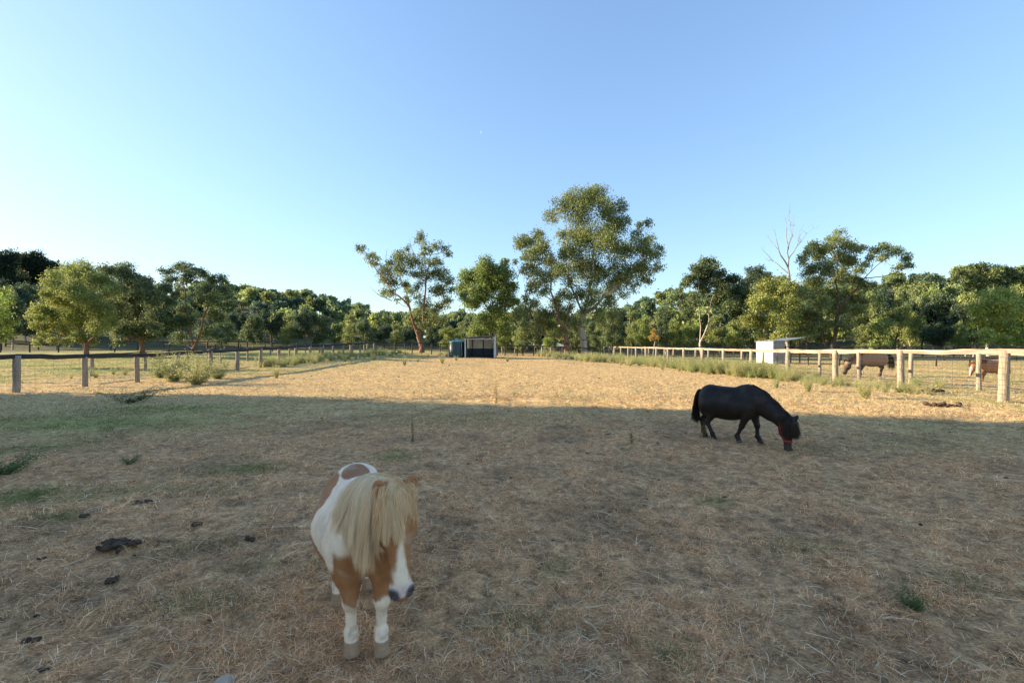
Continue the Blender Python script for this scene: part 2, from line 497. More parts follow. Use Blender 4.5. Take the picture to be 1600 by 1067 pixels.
def tubes_np(segs, n=6):
    """segs: list of (p0,p1,r0,r1) -> V,F"""
    p0 = np.array([s[0] for s in segs], float); p1 = np.array([s[1] for s in segs], float)
    r0 = np.array([s[2] for s in segs]); r1 = np.array([s[3] for s in segs])
    t = p1 - p0; t /= (np.linalg.norm(t, axis=1)[:, None] + 1e-9)
    a = np.where(np.abs(t[:, 2:3]) < .9, np.array([[0, 0, 1.]]), np.array([[1., 0, 0]]))
    u = np.cross(t, a); u /= np.linalg.norm(u, axis=1)[:, None]; w = np.cross(t, u)
    q = 2 * np.pi * np.arange(n) / n
    ring = u[:, None] * np.cos(q)[None, :, None] + w[:, None] * np.sin(q)[None, :, None]
    A = p0[:, None] + ring * r0[:, None, None]; B = p1[:, None] + ring * r1[:, None, None]
    V = np.stack([A, B], 1).reshape(-1, 3)
    i = (np.arange(len(segs)) * 2 * n)[:, None]; k = np.arange(n)[None]; k2 = (k + 1) % n
    Fq = np.stack([i + k, i + k2, i + n + k2, i + n + k], -1).reshape(-1, 4)
    return V, Fq


def grow(base, trunk, targets, r_tip=.035, trunk_r=.3, wig=.06):
    """skeleton: trunk polyline(s) then every target joined to the nearest fitting node"""
    nodes = [np.array(base, float)]; par = [-1]

    def add_path(i0, p1, n=None, bow=0):
        p0 = nodes[i0]; L = np.linalg.norm(p1 - p0)
        n = n or max(2, int(L / 1.0)); k = i0
        side = rng.normal(0, 1, 3) * wig * L
        for s in range(1, n + 1):
            t = s / n
            p = p0 + (p1 - p0) * t + side * math.sin(math.pi * t) + np.array([0, 0, -bow * L * math.sin(math.pi * t)]) + (rng.normal(0, wig * .35, 3) * min(L, 1.5) if s < n else 0)
            nodes.append(p); par.append(k); k = len(nodes) - 1
        return k
    for path in trunk:
        # path = (attach point or None, [points])
        if path[0] is None: k = 0
        else: k = int(np.argmin([np.linalg.norm(q - np.array(path[0])) for q in nodes]))
        for p in path[1]:
            k = add_path(k, np.array(p, float))
    tt = sorted(targets, key=lambda c: np.linalg.norm(np.array(c) - nodes[0]))
    tips = []
    for c in tt:
        c = np.array(c, float); A = np.array(nodes)
        d = np.linalg.norm(A - c, axis=1)
        cost = d + np.where(A[:, 2] > c[2] - .25 * d, 1.2 * d, 0) + np.where(np.arange(len(A)) < 2, 3, 0)
        tips.append(add_path(int(np.argmin(cost)), c, bow=.08))
    isp = set(par); cnt = np.array([0. if i in isp else 1. for i in range(len(nodes))])
    for i in range(len(nodes) - 1, 0, -1):
        cnt[par[i]] += cnt[i]
    cnt = np.maximum(cnt, 1)
    ex = math.log(trunk_r / r_tip) / math.log(max(cnt[1], 2))
    rad = r_tip * cnt ** ex
    dz = np.array([n_[2] for n_ in nodes]); rad = rad * (1 - .35 * np.clip(dz / max(dz.max(), 1), 0, 1))
    segs = []
    for i in range(1, len(nodes)):
        a = par[i]
        r0 = rad[i] * 1.0 if a == 0 else min(rad[a], rad[i] * 1.25)
        segs.append((nodes[a], nodes[i], r0, rad[i]))
    return nodes, rad, segs


def make_tree(name, base, clumps, pal, bark, label, group=None, trunk=None, dens=.55, size=.3, flat=.85, w=.42,
              trunk_r=None, sub=7, subr=(.48, .70), twig=.02, tone=.25, droop=.5, cat='tree', power=2.4, dead=(), r_tip=.035, parts=True):
    """base world xyz; clumps in world coordinates; everything stored relative to the base"""
    b = np.array(base, float)
    cl = [(np.array(c, float) - b, r) for c, r in clumps]
    V, Fq, C, subs = clump_leaves(cl, dens, size, pal, flat, w, droop, sub, subr, tone)
    tr = [(None if a is None else np.array(a) - b, [np.array(p, float) - b for p in pts]) for a, pts in (trunk or [])]
    if not tr:
        top = np.mean([c for c, r in cl], axis=0) * .55; top[2] = min(top[2], .45 * max(c[2] for c, r in cl))
        tr = [(None, [top])]
    nodes, rad, segs = grow((0, 0, -.3), tr, [c for c, r in cl], r_tip=r_tip, trunk_r=(trunk_r or .3) * .8)
    segs = [(p, q, max(r0, .012), max(r1, .012)) for p, q, r0, r1 in segs]
    # butt flare
    p, q, r0, r1 = segs[0]; segs[0] = (p, q, r0 * 1.45, r1)
    for c, s in subs:
        if rng.random() < .8:
            mid = (c + s) / 2 + rng.normal(0, .12, 3)
            segs.append((c, mid, twig * 1.8, twig * 1.3)); segs.append((mid, s, twig * 1.3, twig * .7))
    for pts, r in dead:
        pts = [np.array(p, float) - b for p in pts]
        for k in range(len(pts) - 1):
            f0 = 1 - k / (len(pts) - 1) * .8; f1 = 1 - (k + 1) / (len(pts) - 1) * .8
            segs.append((pts[k], pts[k + 1], r * f0, r * f1))
    root = thing(name, base, label, cat, group)
    tv, tf = tubes_np(segs, 7)
    link('trunk', mesh_np('trunk', tv, tf, smooth_=True), bark, root)
    if len(V):
        link('crown', mesh_np('crown', V, Fq, C), M['leaf'], root)
    return root


def px_clumps(lst, d, depth=.7, seed=0):
    """clumps given by their photo position (cx, cy, r) -> world, spread in depth"""
    out = []
    rr = np.random.default_rng(seed + 5)
    for it in lst:
        cx, cy, r = it[:3]
        dd = d + rr.uniform(-1, 1) * depth * 3 + (it[3] if len(it) > 3 else 0)
        rad = r / F * dd
        out.append(((X(cx, dd), dd, Z(cy, dd)), (rad * 1.05, rad * 1.15, rad * .95)))
    return out


ORD = ['first', 'second', 'third', 'fourth', 'fifth', 'sixth', 'seventh', 'eighth', 'ninth', 'tenth', 'eleventh', 'twelfth',
       'thirteenth', 'fourteenth', 'fifteenth', 'sixteenth', 'seventeenth', 'eighteenth', 'nineteenth', 'twentieth']


def hero_trees():
    g = lambda px, d: (X(px, d), d, gz1(X(px, d), d))
    P = lambda px, py, d: (X(px, d), d, Z(py, d))
    # ---- big river gum
    d = 66
    cl = [(925, 315, 26), (905, 340, 24), (948, 335, 24), (880, 325, 20), (862, 340, 15), (895, 308, 17), (960, 360, 24), (915, 375, 30), (895, 395, 20), (968, 325, 12), (978, 345, 9),
          (930, 305, 16), (940, 385, 30), (905, 420, 26), (880, 372, 13), (975, 395, 22), (1000, 385, 20), (1020, 400, 18), (1000, 355, 10), (1010, 418, 20), (1012, 352, 10),
          (985, 425, 20), (965, 440, 20), (1030, 390, 11), (1028, 420, 9), (945, 430, 18), (990, 450, 12), (975, 462, 10), (925, 465, 20), (905, 460, 16),
          (950, 475, 16), (890, 440, 14), (935, 492, 14), (960, 495, 12), (995, 370, 13), (1004, 436, 9), (1018, 375, 9), (925, 440, 17), (955, 455, 17), (915, 482, 14), (978, 440, 14), (890, 468, 12), (905, 505, 12), (940, 508, 12), (1012, 438, 12), (930, 420, 18), (960, 415, 16), (880, 400, 14), (875, 420, 12)]
    make_tree('gum_tree', g(912, d), px_clumps(cl, d, 1.0, 1), GUM + GUMLIT, M['bark_pale'],
              'tallest gum tree with pale forked limbs behind the back fence', dens=.20, size=0.310, subr=(.40, .60), sub=6, trunk_r=.62, power=2.2, tone=.3,
              trunk=[(None, [P(908, 520, d), P(912, 490, d)]), (P(910, 490, d), [P(922, 440, d), P(925, 400, d - 1), P(935, 350, d)]),
                     (P(910, 490, d), [P(890, 440, d), P(882, 400, d + 1), P(885, 350, d)]), (P(910, 490, d), [P(945, 460, d - 2), P(978, 430, d - 2), P(1000, 405, d - 2), P(1012, 380, d - 2)]),
                     (P(922, 440, d), [P(905, 390, d + 1), P(902, 330, d)]), (P(925, 400, d), [P(950, 395, d), P(960, 350, d)])])
    # ---- its left neighbour
    d = 64
    cl = [(842, 365, 13), (826, 380, 19), (812, 385, 12), (850, 390, 17), (838, 402, 20), (860, 412, 16), (870, 430, 18), (832, 425, 16), (850, 436, 18), (822, 405, 10),
          (815, 425, 7, 0), (805, 410, 6, 0), (880, 460, 13), (838, 455, 10, 0), (830, 480, 15), (812, 492, 13), (850, 492, 17), (875, 490, 18), (895, 505, 13), (860, 512, 14), (825, 508, 12), (828, 455, 9), (890, 482, 10), (850, 455, 14), (835, 440, 14), (870, 475, 14), (820, 470, 10), (845, 502, 14), (880, 520, 12)]
    make_tree('gum_tree', g(885, d), px_clumps(cl, d, .8, 2), GUM + OLIVE, M['bark_red'],
              'gum tree leaning left with a thick brown trunk, beside the tallest gum', dens=.22, size=0.292, sub=6, subr=(.42, .62), trunk_r=.48, power=2.2,
              trunk=[(None, [P(884, 525, d), P(872, 500, d)]), (P(872, 500, d), [P(864, 465, d), P(866, 430, d), P(850, 395, d)]), (P(884, 525, d), [P(893, 480, d), P(885, 440, d)])])
    # ---- round tree behind the shelter
    d = 68
    cl = [(760, 425, 20), (740, 438, 19), (785, 430, 20), (725, 450, 15), (770, 445, 24), (797, 450, 15), (750, 462, 20), (790, 470, 19), (722, 466, 11), (735, 478, 14), (803, 475, 9), (789, 412, 9),
          (775, 488, 17), (750, 500, 15), (790, 498, 14), (765, 512, 13), (745, 520, 12), (790, 520, 14), (805, 495, 8)]
    make_tree('gum_tree', g(766, d), px_clumps(cl, d, .8, 3), GUM + BRIGHT, M['bark_dark'],
              'round crowned dark trunked tree right behind the open shelter', dens=.34, size=.34, trunk_r=.34, subr=(.44, .66),
              trunk=[(None, [P(766, 520, d), P(767, 490, d)]), (P(767, 490, d), [P(750, 465, d), P(735, 452, d)]), (P(767, 490, d), [P(780, 465, d), P(785, 440, d)])])
    # ---- open gum left of the tank
    d = 64
    cl = [(568, 392, 9), (577, 404, 10), (560, 388, 6), (586, 414, 10), (597, 425, 14), (604, 440, 13), (655, 375, 10), (660, 368, 8), (664, 385, 11), (680, 385, 11), (695, 390, 9), (700, 398, 8),
          (625, 405, 15), (640, 412, 15), (618, 420, 13), (655, 410, 14), (675, 412, 12), (690, 432, 17), (700, 440, 12), (668, 435, 12), (645, 430, 11), (610, 455, 13), (600, 460, 9),
          (632, 445, 12), (655, 450, 12), (680, 455, 14), (665, 475, 14), (700, 470, 10), (690, 480, 13), (650, 490, 10), (675, 500, 12), (635, 470, 8), (637, 388, 7, 0), (685, 408, 9),
          (620, 470, 6), (660, 395, 9), (580, 398, 7), (590, 405, 6), (607, 412, 8), (625, 425, 12), (660, 425, 12), (690, 455, 13), (705, 455, 9), (640, 455, 10), (615, 440, 12), (680, 490, 12), (660, 510, 11), (695, 500, 9), (640, 505, 9), (650, 465, 9), (670, 392, 8)]
    make_tree('gum_tree', g(658, d), px_clumps(cl, d, .8, 4), GUM + OLIVE, M['bark_red'],
              'open gum tree with leaning reddish forked trunks left of the tank', dens=.20, size=0.275, sub=6, subr=(.42, .62), trunk_r=.46, power=2.2,
              trunk=[(None, [P(654, 525, d)]), (P(654, 525, d), [P(640, 480, d), P(632, 450, d), P(620, 415, d)]), (P(654, 525, d), [P(662, 490, d), P(665, 440, d), P(672, 400, d)]),
                     (P(640, 480, d), [P(610, 455, d), P(590, 425, d), P(572, 400, d)])],
              dead=[([P(612, 440, d), P(604, 415, d), P(603, 400, d), P(605, 388, d)], .06), ([P(612, 470, d), P(590, 460, d), P(578, 448, d)], .06), ([P(648, 400, d), P(642, 385, d), P(640, 372, d)], .05)])
    # ---- left lit tree
    d = 44
    cl = [(110, 432, 19), (90, 445, 19), (135, 430, 20), (75, 460, 13), (100, 465, 22), (130, 460, 24), (155, 440, 17), (65, 485, 15), (58, 497, 11), (90, 495, 22), (125, 495, 24), (155, 485, 22),
          (170, 460, 16), (55, 510, 8), (70, 512, 11), (100, 518, 13), (150, 515, 14), (125, 528, 14), (60, 535, 8), (85, 532, 9), (105, 535, 9), (145, 533, 9), (68, 525, 7), (170, 505, 14)]
    make_tree('broad_tree', g(136, d), px_clumps(cl, d, .7, 5), YELL + OLIVE, M['bark_red'],
              'broad yellow green tree lit from the left behind the near left fence', dens=.34, size=0.189, sub=8, trunk_r=.26, subr=(.41, .61),
              trunk=[(None, [P(136, 535, d), P(130, 510, d)])])
    d = 52
    cl = [(165, 425, 15), (190, 428, 17), (210, 440, 18), (180, 450, 20), (230, 448, 15), (205, 465, 22), (235, 470, 18), (180, 485, 20), (215, 495, 22), (240, 495, 16), (195, 518, 18), (225, 520, 17),
          (170, 510, 14), (245, 515, 12), (185, 535, 9), (250, 480, 10)]
    make_tree('broad_tree', g(222, d), px_clumps(cl, d, .9, 6), OLIVE + BLUE, M['bark_red'],
              'dense dull green tree touching the right side of the yellow green one', dens=.36, size=.26, trunk_r=.3, subr=(.44, .66),
              trunk=[(None, [P(220, 525, d), P(212, 500, d)])])
    d = 55
    cl = [(262, 425, 11), (278, 420, 11), (290, 418, 10), (268, 438, 10), (300, 432, 13), (315, 430, 11), (285, 440, 11), (258, 450, 14), (330, 440, 12), (345, 438, 11), (320, 450, 13), (350, 455, 13), (270, 458, 9),
          (335, 468, 15), (310, 472, 12), (355, 475, 10), (260, 475, 14), (285, 485, 14), (300, 500, 13), (270, 505, 16), (330, 490, 12), (345, 500, 12), (320, 520, 14), (280, 528, 12), (345, 525, 12), (305, 425, 8)]
    make_tree('gum_tree', g(302, d), px_clumps(cl, d, .8, 7), GUM + BLUE, M['bark_red'],
              'gum tree with a red brown forked trunk and gaps of sky in its top', dens=.30, size=.26, trunk_r=.27, subr=(.44, .64), power=2.3,
              trunk=[(None, [P(302, 545, d)]), (P(302, 545, d), [P(296, 505, d), P(290, 470, d), P(285, 440, d)]), (P(302, 545, d), [P(315, 515, d), P(325, 480, d), P(330, 450, d)])])
    d = 30
    cl = [(-5, 460, 14), (8, 470, 10), (2, 490, 14), (12, 505, 9), (-8, 510, 15), (10, 522, 9), (-2, 530, 9), (-25, 480, 22), (-30, 510, 22)]
    make_tree('small_tree', g(-22, d), px_clumps(cl, d, .3, 8), YELL + BRIGHT, M['bark_red'],
              'small lit tree cut by the left edge of the view', dens=.3, size=.17, trunk_r=.12)
    # ---- right side
    d = 74
    cl = [(1103, 410, 11), (1090, 418, 12), (1110, 422, 14), (1095, 432, 15), (1075, 436, 12), (1118, 440, 14), (1070, 448, 9), (1100, 450, 14), (1128, 452, 15), (1145, 440, 13), (1150, 455, 16), (1085, 472, 12), (1120, 470, 12),
          (1070, 478, 12), (1140, 475, 16), (1165, 468, 14), (1080, 490, 11), (1150, 490, 12), (1060, 465, 7), (1130, 428, 9)]
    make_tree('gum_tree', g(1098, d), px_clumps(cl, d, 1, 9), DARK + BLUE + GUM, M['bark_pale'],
              'dark topped slender gum behind the small yellow sapling', dens=.36, size=.36, trunk_r=.24, subr=(.44, .66),
              trunk=[(None, [P(1095, 510, d), P(1090, 470, d), P(1092, 440, d)]), (P(1095, 530, d), [P(1108, 500, d), P(1115, 460, d)])])
    d = 82
    cl = [(1175, 425, 10), (1190, 428, 10), (1182, 438, 12), (1198, 434, 8), (1170, 445, 12), (1190, 450, 14), (1205, 440, 7)]
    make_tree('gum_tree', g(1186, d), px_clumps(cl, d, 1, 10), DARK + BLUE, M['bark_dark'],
              'small dark crown poking up left of the bare dead tree', dens=.36, size=.38, trunk_r=.25)
    d = 70
    cl = [(1190, 452, 16), (1215, 448, 18), (1240, 455, 18), (1180, 475, 16), (1205, 478, 20), (1232, 482, 20), (1172, 500, 14), (1195, 508, 16), (1225, 510, 18), (1250, 500, 15), (1215, 530, 12), (1190, 528, 10), (1245, 528, 12)]
    make_tree('broad_tree', g(1208, d), px_clumps(cl, d, 1, 11), OLIVE + YELL, M['bark_pale'],
              'yellowish bushy gum below the bare dead tree and behind the white shed', dens=.32, size=.34, trunk_r=.28, tone=.3, subr=(.44, .66))
    # dead tree
    d = 76
    segs = []
    def br(p, q, r0, r1, n=4, wig=.02):
        p = np.array(p, float); q = np.array(q, float)
        if segs: p = min((t[1] for t in segs), key=lambda t: np.linalg.norm(t - p))
        L = np.linalg.norm(q - p); pr = p; rr0 = r0
        for k in range(1, n + 1):
            t = k / n; s = p + (q - p) * t + (rng.normal(0, wig * L, 3) if k < n else 0); r = r0 + (r1 - r0) * t
            segs.append((pr, s, rr0, r)); pr = s; rr0 = r
    b = np.array(g(1236, d))
    J = lambda px, py, dy=0: np.array(P(px, py, d + dy)) - b
    br((0, 0, -.3), J(1234, 440), .28, .17); br(J(1234, 440), J(1230, 395), .17, .10); br(J(1230, 395), J(1228, 350, 1), .10, .03); br(J(1228, 350, 1), J(1226, 336, 1), .035, .01, 2)
    br(J(1232, 420), J(1217, 392, -1), .15, .08); br(J(1217, 392, -1), J(1208, 356, -1), .08, .012); br(J(1217, 392, -1), J(1196, 366), .06, .012)
    br(J(1234, 430), J(1208, 408, 1), .10, .05); br(J(1208, 408, 1), J(1188, 386, 1), .05, .012); br(J(1208, 408, 1), J(1195, 405, 0), .03, .01)
    br(J(1231, 402), J(1245, 385, -1), .10, .06); br(J(1245, 385, -1), J(1266, 360, -1), .06, .012); br(J(1245, 385, -1), J(1250, 358, 0), .04, .012); br(J(1266, 360), J(1277, 356), .012, .008, 2)
    br(J(1230, 395), J(1238, 370, 1), .09, .05); br(J(1238, 370, 1), J(1241, 338, 1), .05, .01); br(J(1238, 370, 1), J(1233, 342, 0), .03, .01)
    for _ in range(46):
        s = segs[rng.integers(4, len(segs))]; q = s[1] + rng.normal(0, .5, 3) + np.array([0, 0, .8]); br(s[1], q, .022, .008, 2, .06)
    root = thing('dead_tree', tuple(b), 'bare grey dead tree with thin forked branches above the crowns', 'tree')
    tv, tf = tubes_np(segs, 6); link('trunk', mesh_np('trunk', tv, tf, smooth_=True), M['bark_dead'], root)
    # large gum of the right side
    d = 66
    cl = [(1310, 372, 13), (1322, 380, 15), (1300, 385, 15), (1275, 385, 12), (1262, 395, 11), (1285, 398, 15), (1335, 390, 11), (1345, 388, 8), (1370, 392, 11), (1385, 388, 11), (1400, 394, 11), (1412, 402, 11), (1420, 415, 9), (1378, 405, 10),
          (1405, 418, 9), (1255, 410, 11), (1310, 405, 16), (1330, 410, 14), (1290, 420, 17), (1262, 425, 14), (1345, 422, 12), (1315, 432, 16), (1335, 440, 12), (1275, 445, 17), (1300, 455, 18), (1330, 465, 16), (1355, 445, 12), (1255, 460, 13),
          (1280, 475, 18), (1310, 485, 18), (1340, 490, 14), (1262, 495, 16), (1290, 508, 16), (1325, 510, 14), (1350, 470, 12), (1265, 520, 12), (1245, 480, 10), (1360, 405, 8)]
    make_tree('gum_tree', g(1302, d), px_clumps(cl, d, 1, 12), GUM + OLIVE, M['bark_dark'],
              'wide crowned large gum with two dark trunks right of the white shed', dens=.30, size=0.292, sub=6, subr=(.42, .64), trunk_r=.42, power=2.2,
              trunk=[(None, [P(1306, 520, d), P(1308, 490, d), P(1305, 440, d), P(1305, 400, d)]), (P(1302, 545, d), [P(1287, 535, d + .5), P(1284, 500, d), P(1275, 450, d)]),
                     (P(1308, 490, d), [P(1335, 455, d), P(1360, 425, d), P(1390, 400, d)])])
    d = 62
    cl = [(1545, 470, 16), (1570, 465, 17), (1530, 485, 15), (1560, 490, 21), (1590, 480, 18), (1528, 505, 12), (1550, 512, 18), (1580, 512, 20), (1610, 495, 20), (1535, 528, 13), (1565, 532, 12), (1595, 532, 14), (1538, 460, 8)]
    make_tree('broad_tree', g(1566, d), px_clumps(cl, d, .9, 13), BRIGHT + YELL, M['bark_pale'],
              'bright green leafy tree behind the chestnut horse by the right edge', dens=.34, size=.3, trunk_r=.22, subr=(.42, .62))
    d = 92
    cl = [(1500, 428, 9), (1515, 424, 10), (1530, 422, 11), (1550, 424, 12), (1570, 428, 12), (1585, 436, 11), (1545, 436, 12), (1520, 436, 10), (1490, 434, 6), (1560, 446, 12), (1600, 440, 11), (1535, 448, 11), (1510, 450, 10)]
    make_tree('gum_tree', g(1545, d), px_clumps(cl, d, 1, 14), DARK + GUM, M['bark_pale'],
              'flat topped dark gum standing above the bright green tree', dens=.36, size=.42, trunk_r=.35)
    # sapling
    d = 56
    cl = [(1022, 520, 6), (1018, 528, 5), (1026, 528, 5), (1022, 515, 3)]
    make_tree('sapling', g(1022, d), px_clumps(cl, d, .1, 15), [(.42, .27, .06), (.36, .26, .07), (.45, .33, .1)], M['bark_pale'],
              'small yellow autumn sapling behind the right hand fences', dens=.3, size=.16, trunk_r=.07)


def bg_proto(i, pal, bark, H=10.0, W=4.2, nc=12, size=.42, cone=False, dens=.32):
    """unit background tree: trunk and crown meshes, base at the origin"""
    cl = []
    for k in range(nc):
        t = rng.uniform(.22, .92)
        w = W * math.sqrt(max(0.05, 1 - ((t - .5) / .52) ** 2)) * (.72 if not cone else (1.15 - t))
        a = rng.uniform(0, 2 * math.pi); q = rng.uniform(.25, 1) * w
        r = rng.uniform(.13, .21) * H * (.8 if t > .8 else 1)
        cl.append(((q * math.cos(a), q * math.sin(a), t * H), (r, r, r * (.8 if not cone else .35))))
    cl.append(((0, 0, H * .9), (H * .12,) * 3)); cl.append(((rng.uniform(-.6, .6), 0, H * .55), (H * .2,) * 3))
    V, Fq, C, subs = clump_leaves([(np.array(c), r) for c, r in cl], dens, size, pal, .75, .45, .4, 6, (.3, .5), .3)
    nodes, rad, segs = grow((0, 0, -.5), [(None, [np.array([rng.uniform(-.3, .3), 0, H * .35]), np.array([rng.uniform(-.6, .6), .2, H * .7])])], [np.array(c) for c, r in cl], r_tip=.035, trunk_r=.2)
    tv, tf = tubes_np(segs, 6)
    cm = mesh_np('crown', V, Fq, C); cm.materials.append(M['leaf'])
    tm = mesh_np('trunk', tv, tf, smooth_=True); tm.materials.append(bark)
    return tm, cm, H, W


def background_trees():
    protos = {
        'dark': [bg_proto(0, BLUE + DARK, M['bark_dark']), bg_proto(1, BLUE + GUM, M['bark_pale'], nc=14)],  # darker, bluish leaves: shade on the left row is put into their colour
        'mid': [bg_proto(2, GUM + BRIGHT, M['bark_pale']), bg_proto(3, OLIVE + GUM, M['bark_dark'], nc=10), bg_proto(4, GUM + GUMLIT, M['bark_pale'], W=5)],
        'yel': [bg_proto(5, YELL + OLIVE, M['bark_pale'], W=5.5), bg_proto(6, BRIGHT + OLIVE, M['bark_pale'], W=5)],
        'pine': [bg_proto(7, [(.02, .04, .02), (.03, .05, .028), (.04, .06, .035)], M['bark_dark'], nc=34, W=5.4)],
    }
    cnt = {}
    # row, kind, px, top row, distance, width in px
    rows = [
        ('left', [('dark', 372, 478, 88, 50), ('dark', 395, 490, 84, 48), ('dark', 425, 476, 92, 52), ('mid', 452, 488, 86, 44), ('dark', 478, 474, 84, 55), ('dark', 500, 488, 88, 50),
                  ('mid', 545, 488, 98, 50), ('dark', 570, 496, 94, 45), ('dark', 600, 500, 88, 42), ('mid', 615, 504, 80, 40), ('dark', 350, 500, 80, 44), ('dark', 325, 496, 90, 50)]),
        ('shelter', [('dark', 640, 505, 90, 44), ('yel', 703, 508, 78, 44), ('mid', 722, 500, 92, 40), ('dark', 690, 500, 98, 44), ('yel', 745, 502, 76, 40), ('mid', 785, 500, 74, 40), ('mid', 815, 498, 88, 44), ('dark', 675, 508, 86, 30)]),
        ('gum', [('mid', 835, 480, 104, 44), ('yel', 862, 488, 96, 40), ('mid', 940, 478, 88, 50), ('dark', 958, 484, 80, 46), ('mid', 985, 482, 92, 50), ('mid', 1008, 488, 84, 44), ('dark', 1040, 476, 96, 50), ('mid', 1052, 494, 80, 44), ('dark', 1030, 500, 78, 40),
                 ('yel', 1075, 500, 84, 44), ('mid', 1125, 488, 86, 50), ('yel', 1145, 498, 80, 44), ('mid', 1165, 482, 88, 46), ('dark', 925, 500, 84, 36), ('mid', 900, 485, 100, 40)]),
        ('shed', [('dark', 1262, 470, 84, 54), ('mid', 1240, 490, 78, 40), ('mid', 1360, 452, 84, 60), ('dark', 1380, 440, 92, 60), ('yel', 1375, 490, 74, 48), ('mid', 1405, 450, 80, 60), ('yel', 1420, 476, 76, 50), ('dark', 1442, 458, 82, 60),
                  ('mid', 1430, 440, 100, 60), ('dark', 1468, 452, 80, 60), ('dark', 1490, 466, 78, 56), ('mid', 1460, 440, 104, 60), ('mid', 1508, 452, 86, 56), ('yel', 1500, 500, 72, 40), ('dark', 1520, 468, 76, 50), ('mid', 1610, 440, 80, 70), ('dark', 1640, 430, 76, 80), ('mid', 1345, 505, 76, 40), ('dark', 1465, 500, 72, 50)]),
    ]
    where = {'left': 'in the row below the left hill', 'shelter': 'in the row behind the shelter',
             'gum': 'in the belt right of the tallest gum', 'shed': 'in the belt right of the white shed'}
    look = {'dark': 'dark blue green tree', 'mid': 'mid green gum tree', 'yel': 'yellow green bushy tree', 'pine': 'dark pine'}
    nm = {'dark': 'dense_tree', 'mid': 'gum_tree', 'yel': 'bushy_tree', 'pine': 'pine_tree'}

    def put(kind, px, py, d, wpx, label, group, k):
        tm, cm, H, W = protos[kind][k % len(protos[kind])]
        x = X(px, d); z0 = gz1(x, d)
        h = Z(py, d) - z0; sw = (wpx / F * d) / (2 * (W + .8))
        sz = h / (H * 1.03)
        root = thing(nm[kind], (x, d, z0), label, 'tree', group, rz=random.uniform(0, 6.28))
        root.scale = (sw * random.uniform(1.05, 1.25), sw * random.uniform(1.05, 1.25), sz)
        link('trunk', tm, None, root); link('crown', cm, None, root)
    k = 0
    for rname, lst in rows:
        lst = sorted(lst, key=lambda t: t[1]); c = {}
        for kind, px, py, d, w in lst:
            c[kind] = c.get(kind, 0) + 1
            tot = sum(1 for t in lst if t[0] == kind)
            o = ORD[c[kind] - 1] if tot > 1 else 'the only one'
            put(kind, px, py, d, w, f'{look[kind]}, {o} from the left {where[rname]}', f'background trees {where[rname]}', k); k += 1
    pines = [(48, 388, 150, 66, 'tallest dark pine on the slope at the far left'), (74, 399, 152, 50, 'shorter dark pine on the right of the tallest pine'),
             (4, 386, 140, 76, 'dark pine cut by the left edge of the view')]
    for px, py, d, w, l in pines:
        put('pine', px, py, d, w, l, 'pines on the left slope', 0)
    for i, (px, py, d, w) in enumerate([(8, 430, 105, 60), (42, 438, 110, 60), (75, 436, 115, 50), (20, 455, 98, 56), (60, 462, 98, 50), (95, 445, 118, 50)]):
        put('dark', px, py, d, w, f'dark tree at the foot of the pines, {ORD[i]} of six', 'dark trees below the pines', i)
    # tall trees left of the view that shade the foreground: their crowns close the paddock on that side
    i = 0
    return protos


def shade_trees():
    """the tall belt of trees left of the camera; its shade covers the near half of the paddock"""
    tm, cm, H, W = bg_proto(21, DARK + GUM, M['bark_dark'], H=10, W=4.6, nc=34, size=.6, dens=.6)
    spots = [(-36, 11.7, 17), (-42, 10.4, 20), (-37, 8.5, 16), (-37, 4.5, 14.5), (-42, 0, 16), (-37, -4.5, 15), (-43, -9, 16), (-38, -14, 15), (-44, -19, 16), (-39, -24, 15), (-52, 13.4, 20), (-53, 5, 18), (-52, -5, 18), (-52, -15, 18), (-47, -29, 16)]
    for i, (x, y, h) in enumerate(spots):
        root = thing('shade_tree', (x, y, gz1(x, y)), f'tall dense shelter tree beyond the left side of the view, {ORD[i]} of the belt', 'tree', 'shelter belt left of the view', rz=i * 1.3)
        s = h / 10; root.scale = (s * .8, s * .8, s)
        link('trunk', tm, None, root); link('crown', cm, None, root)


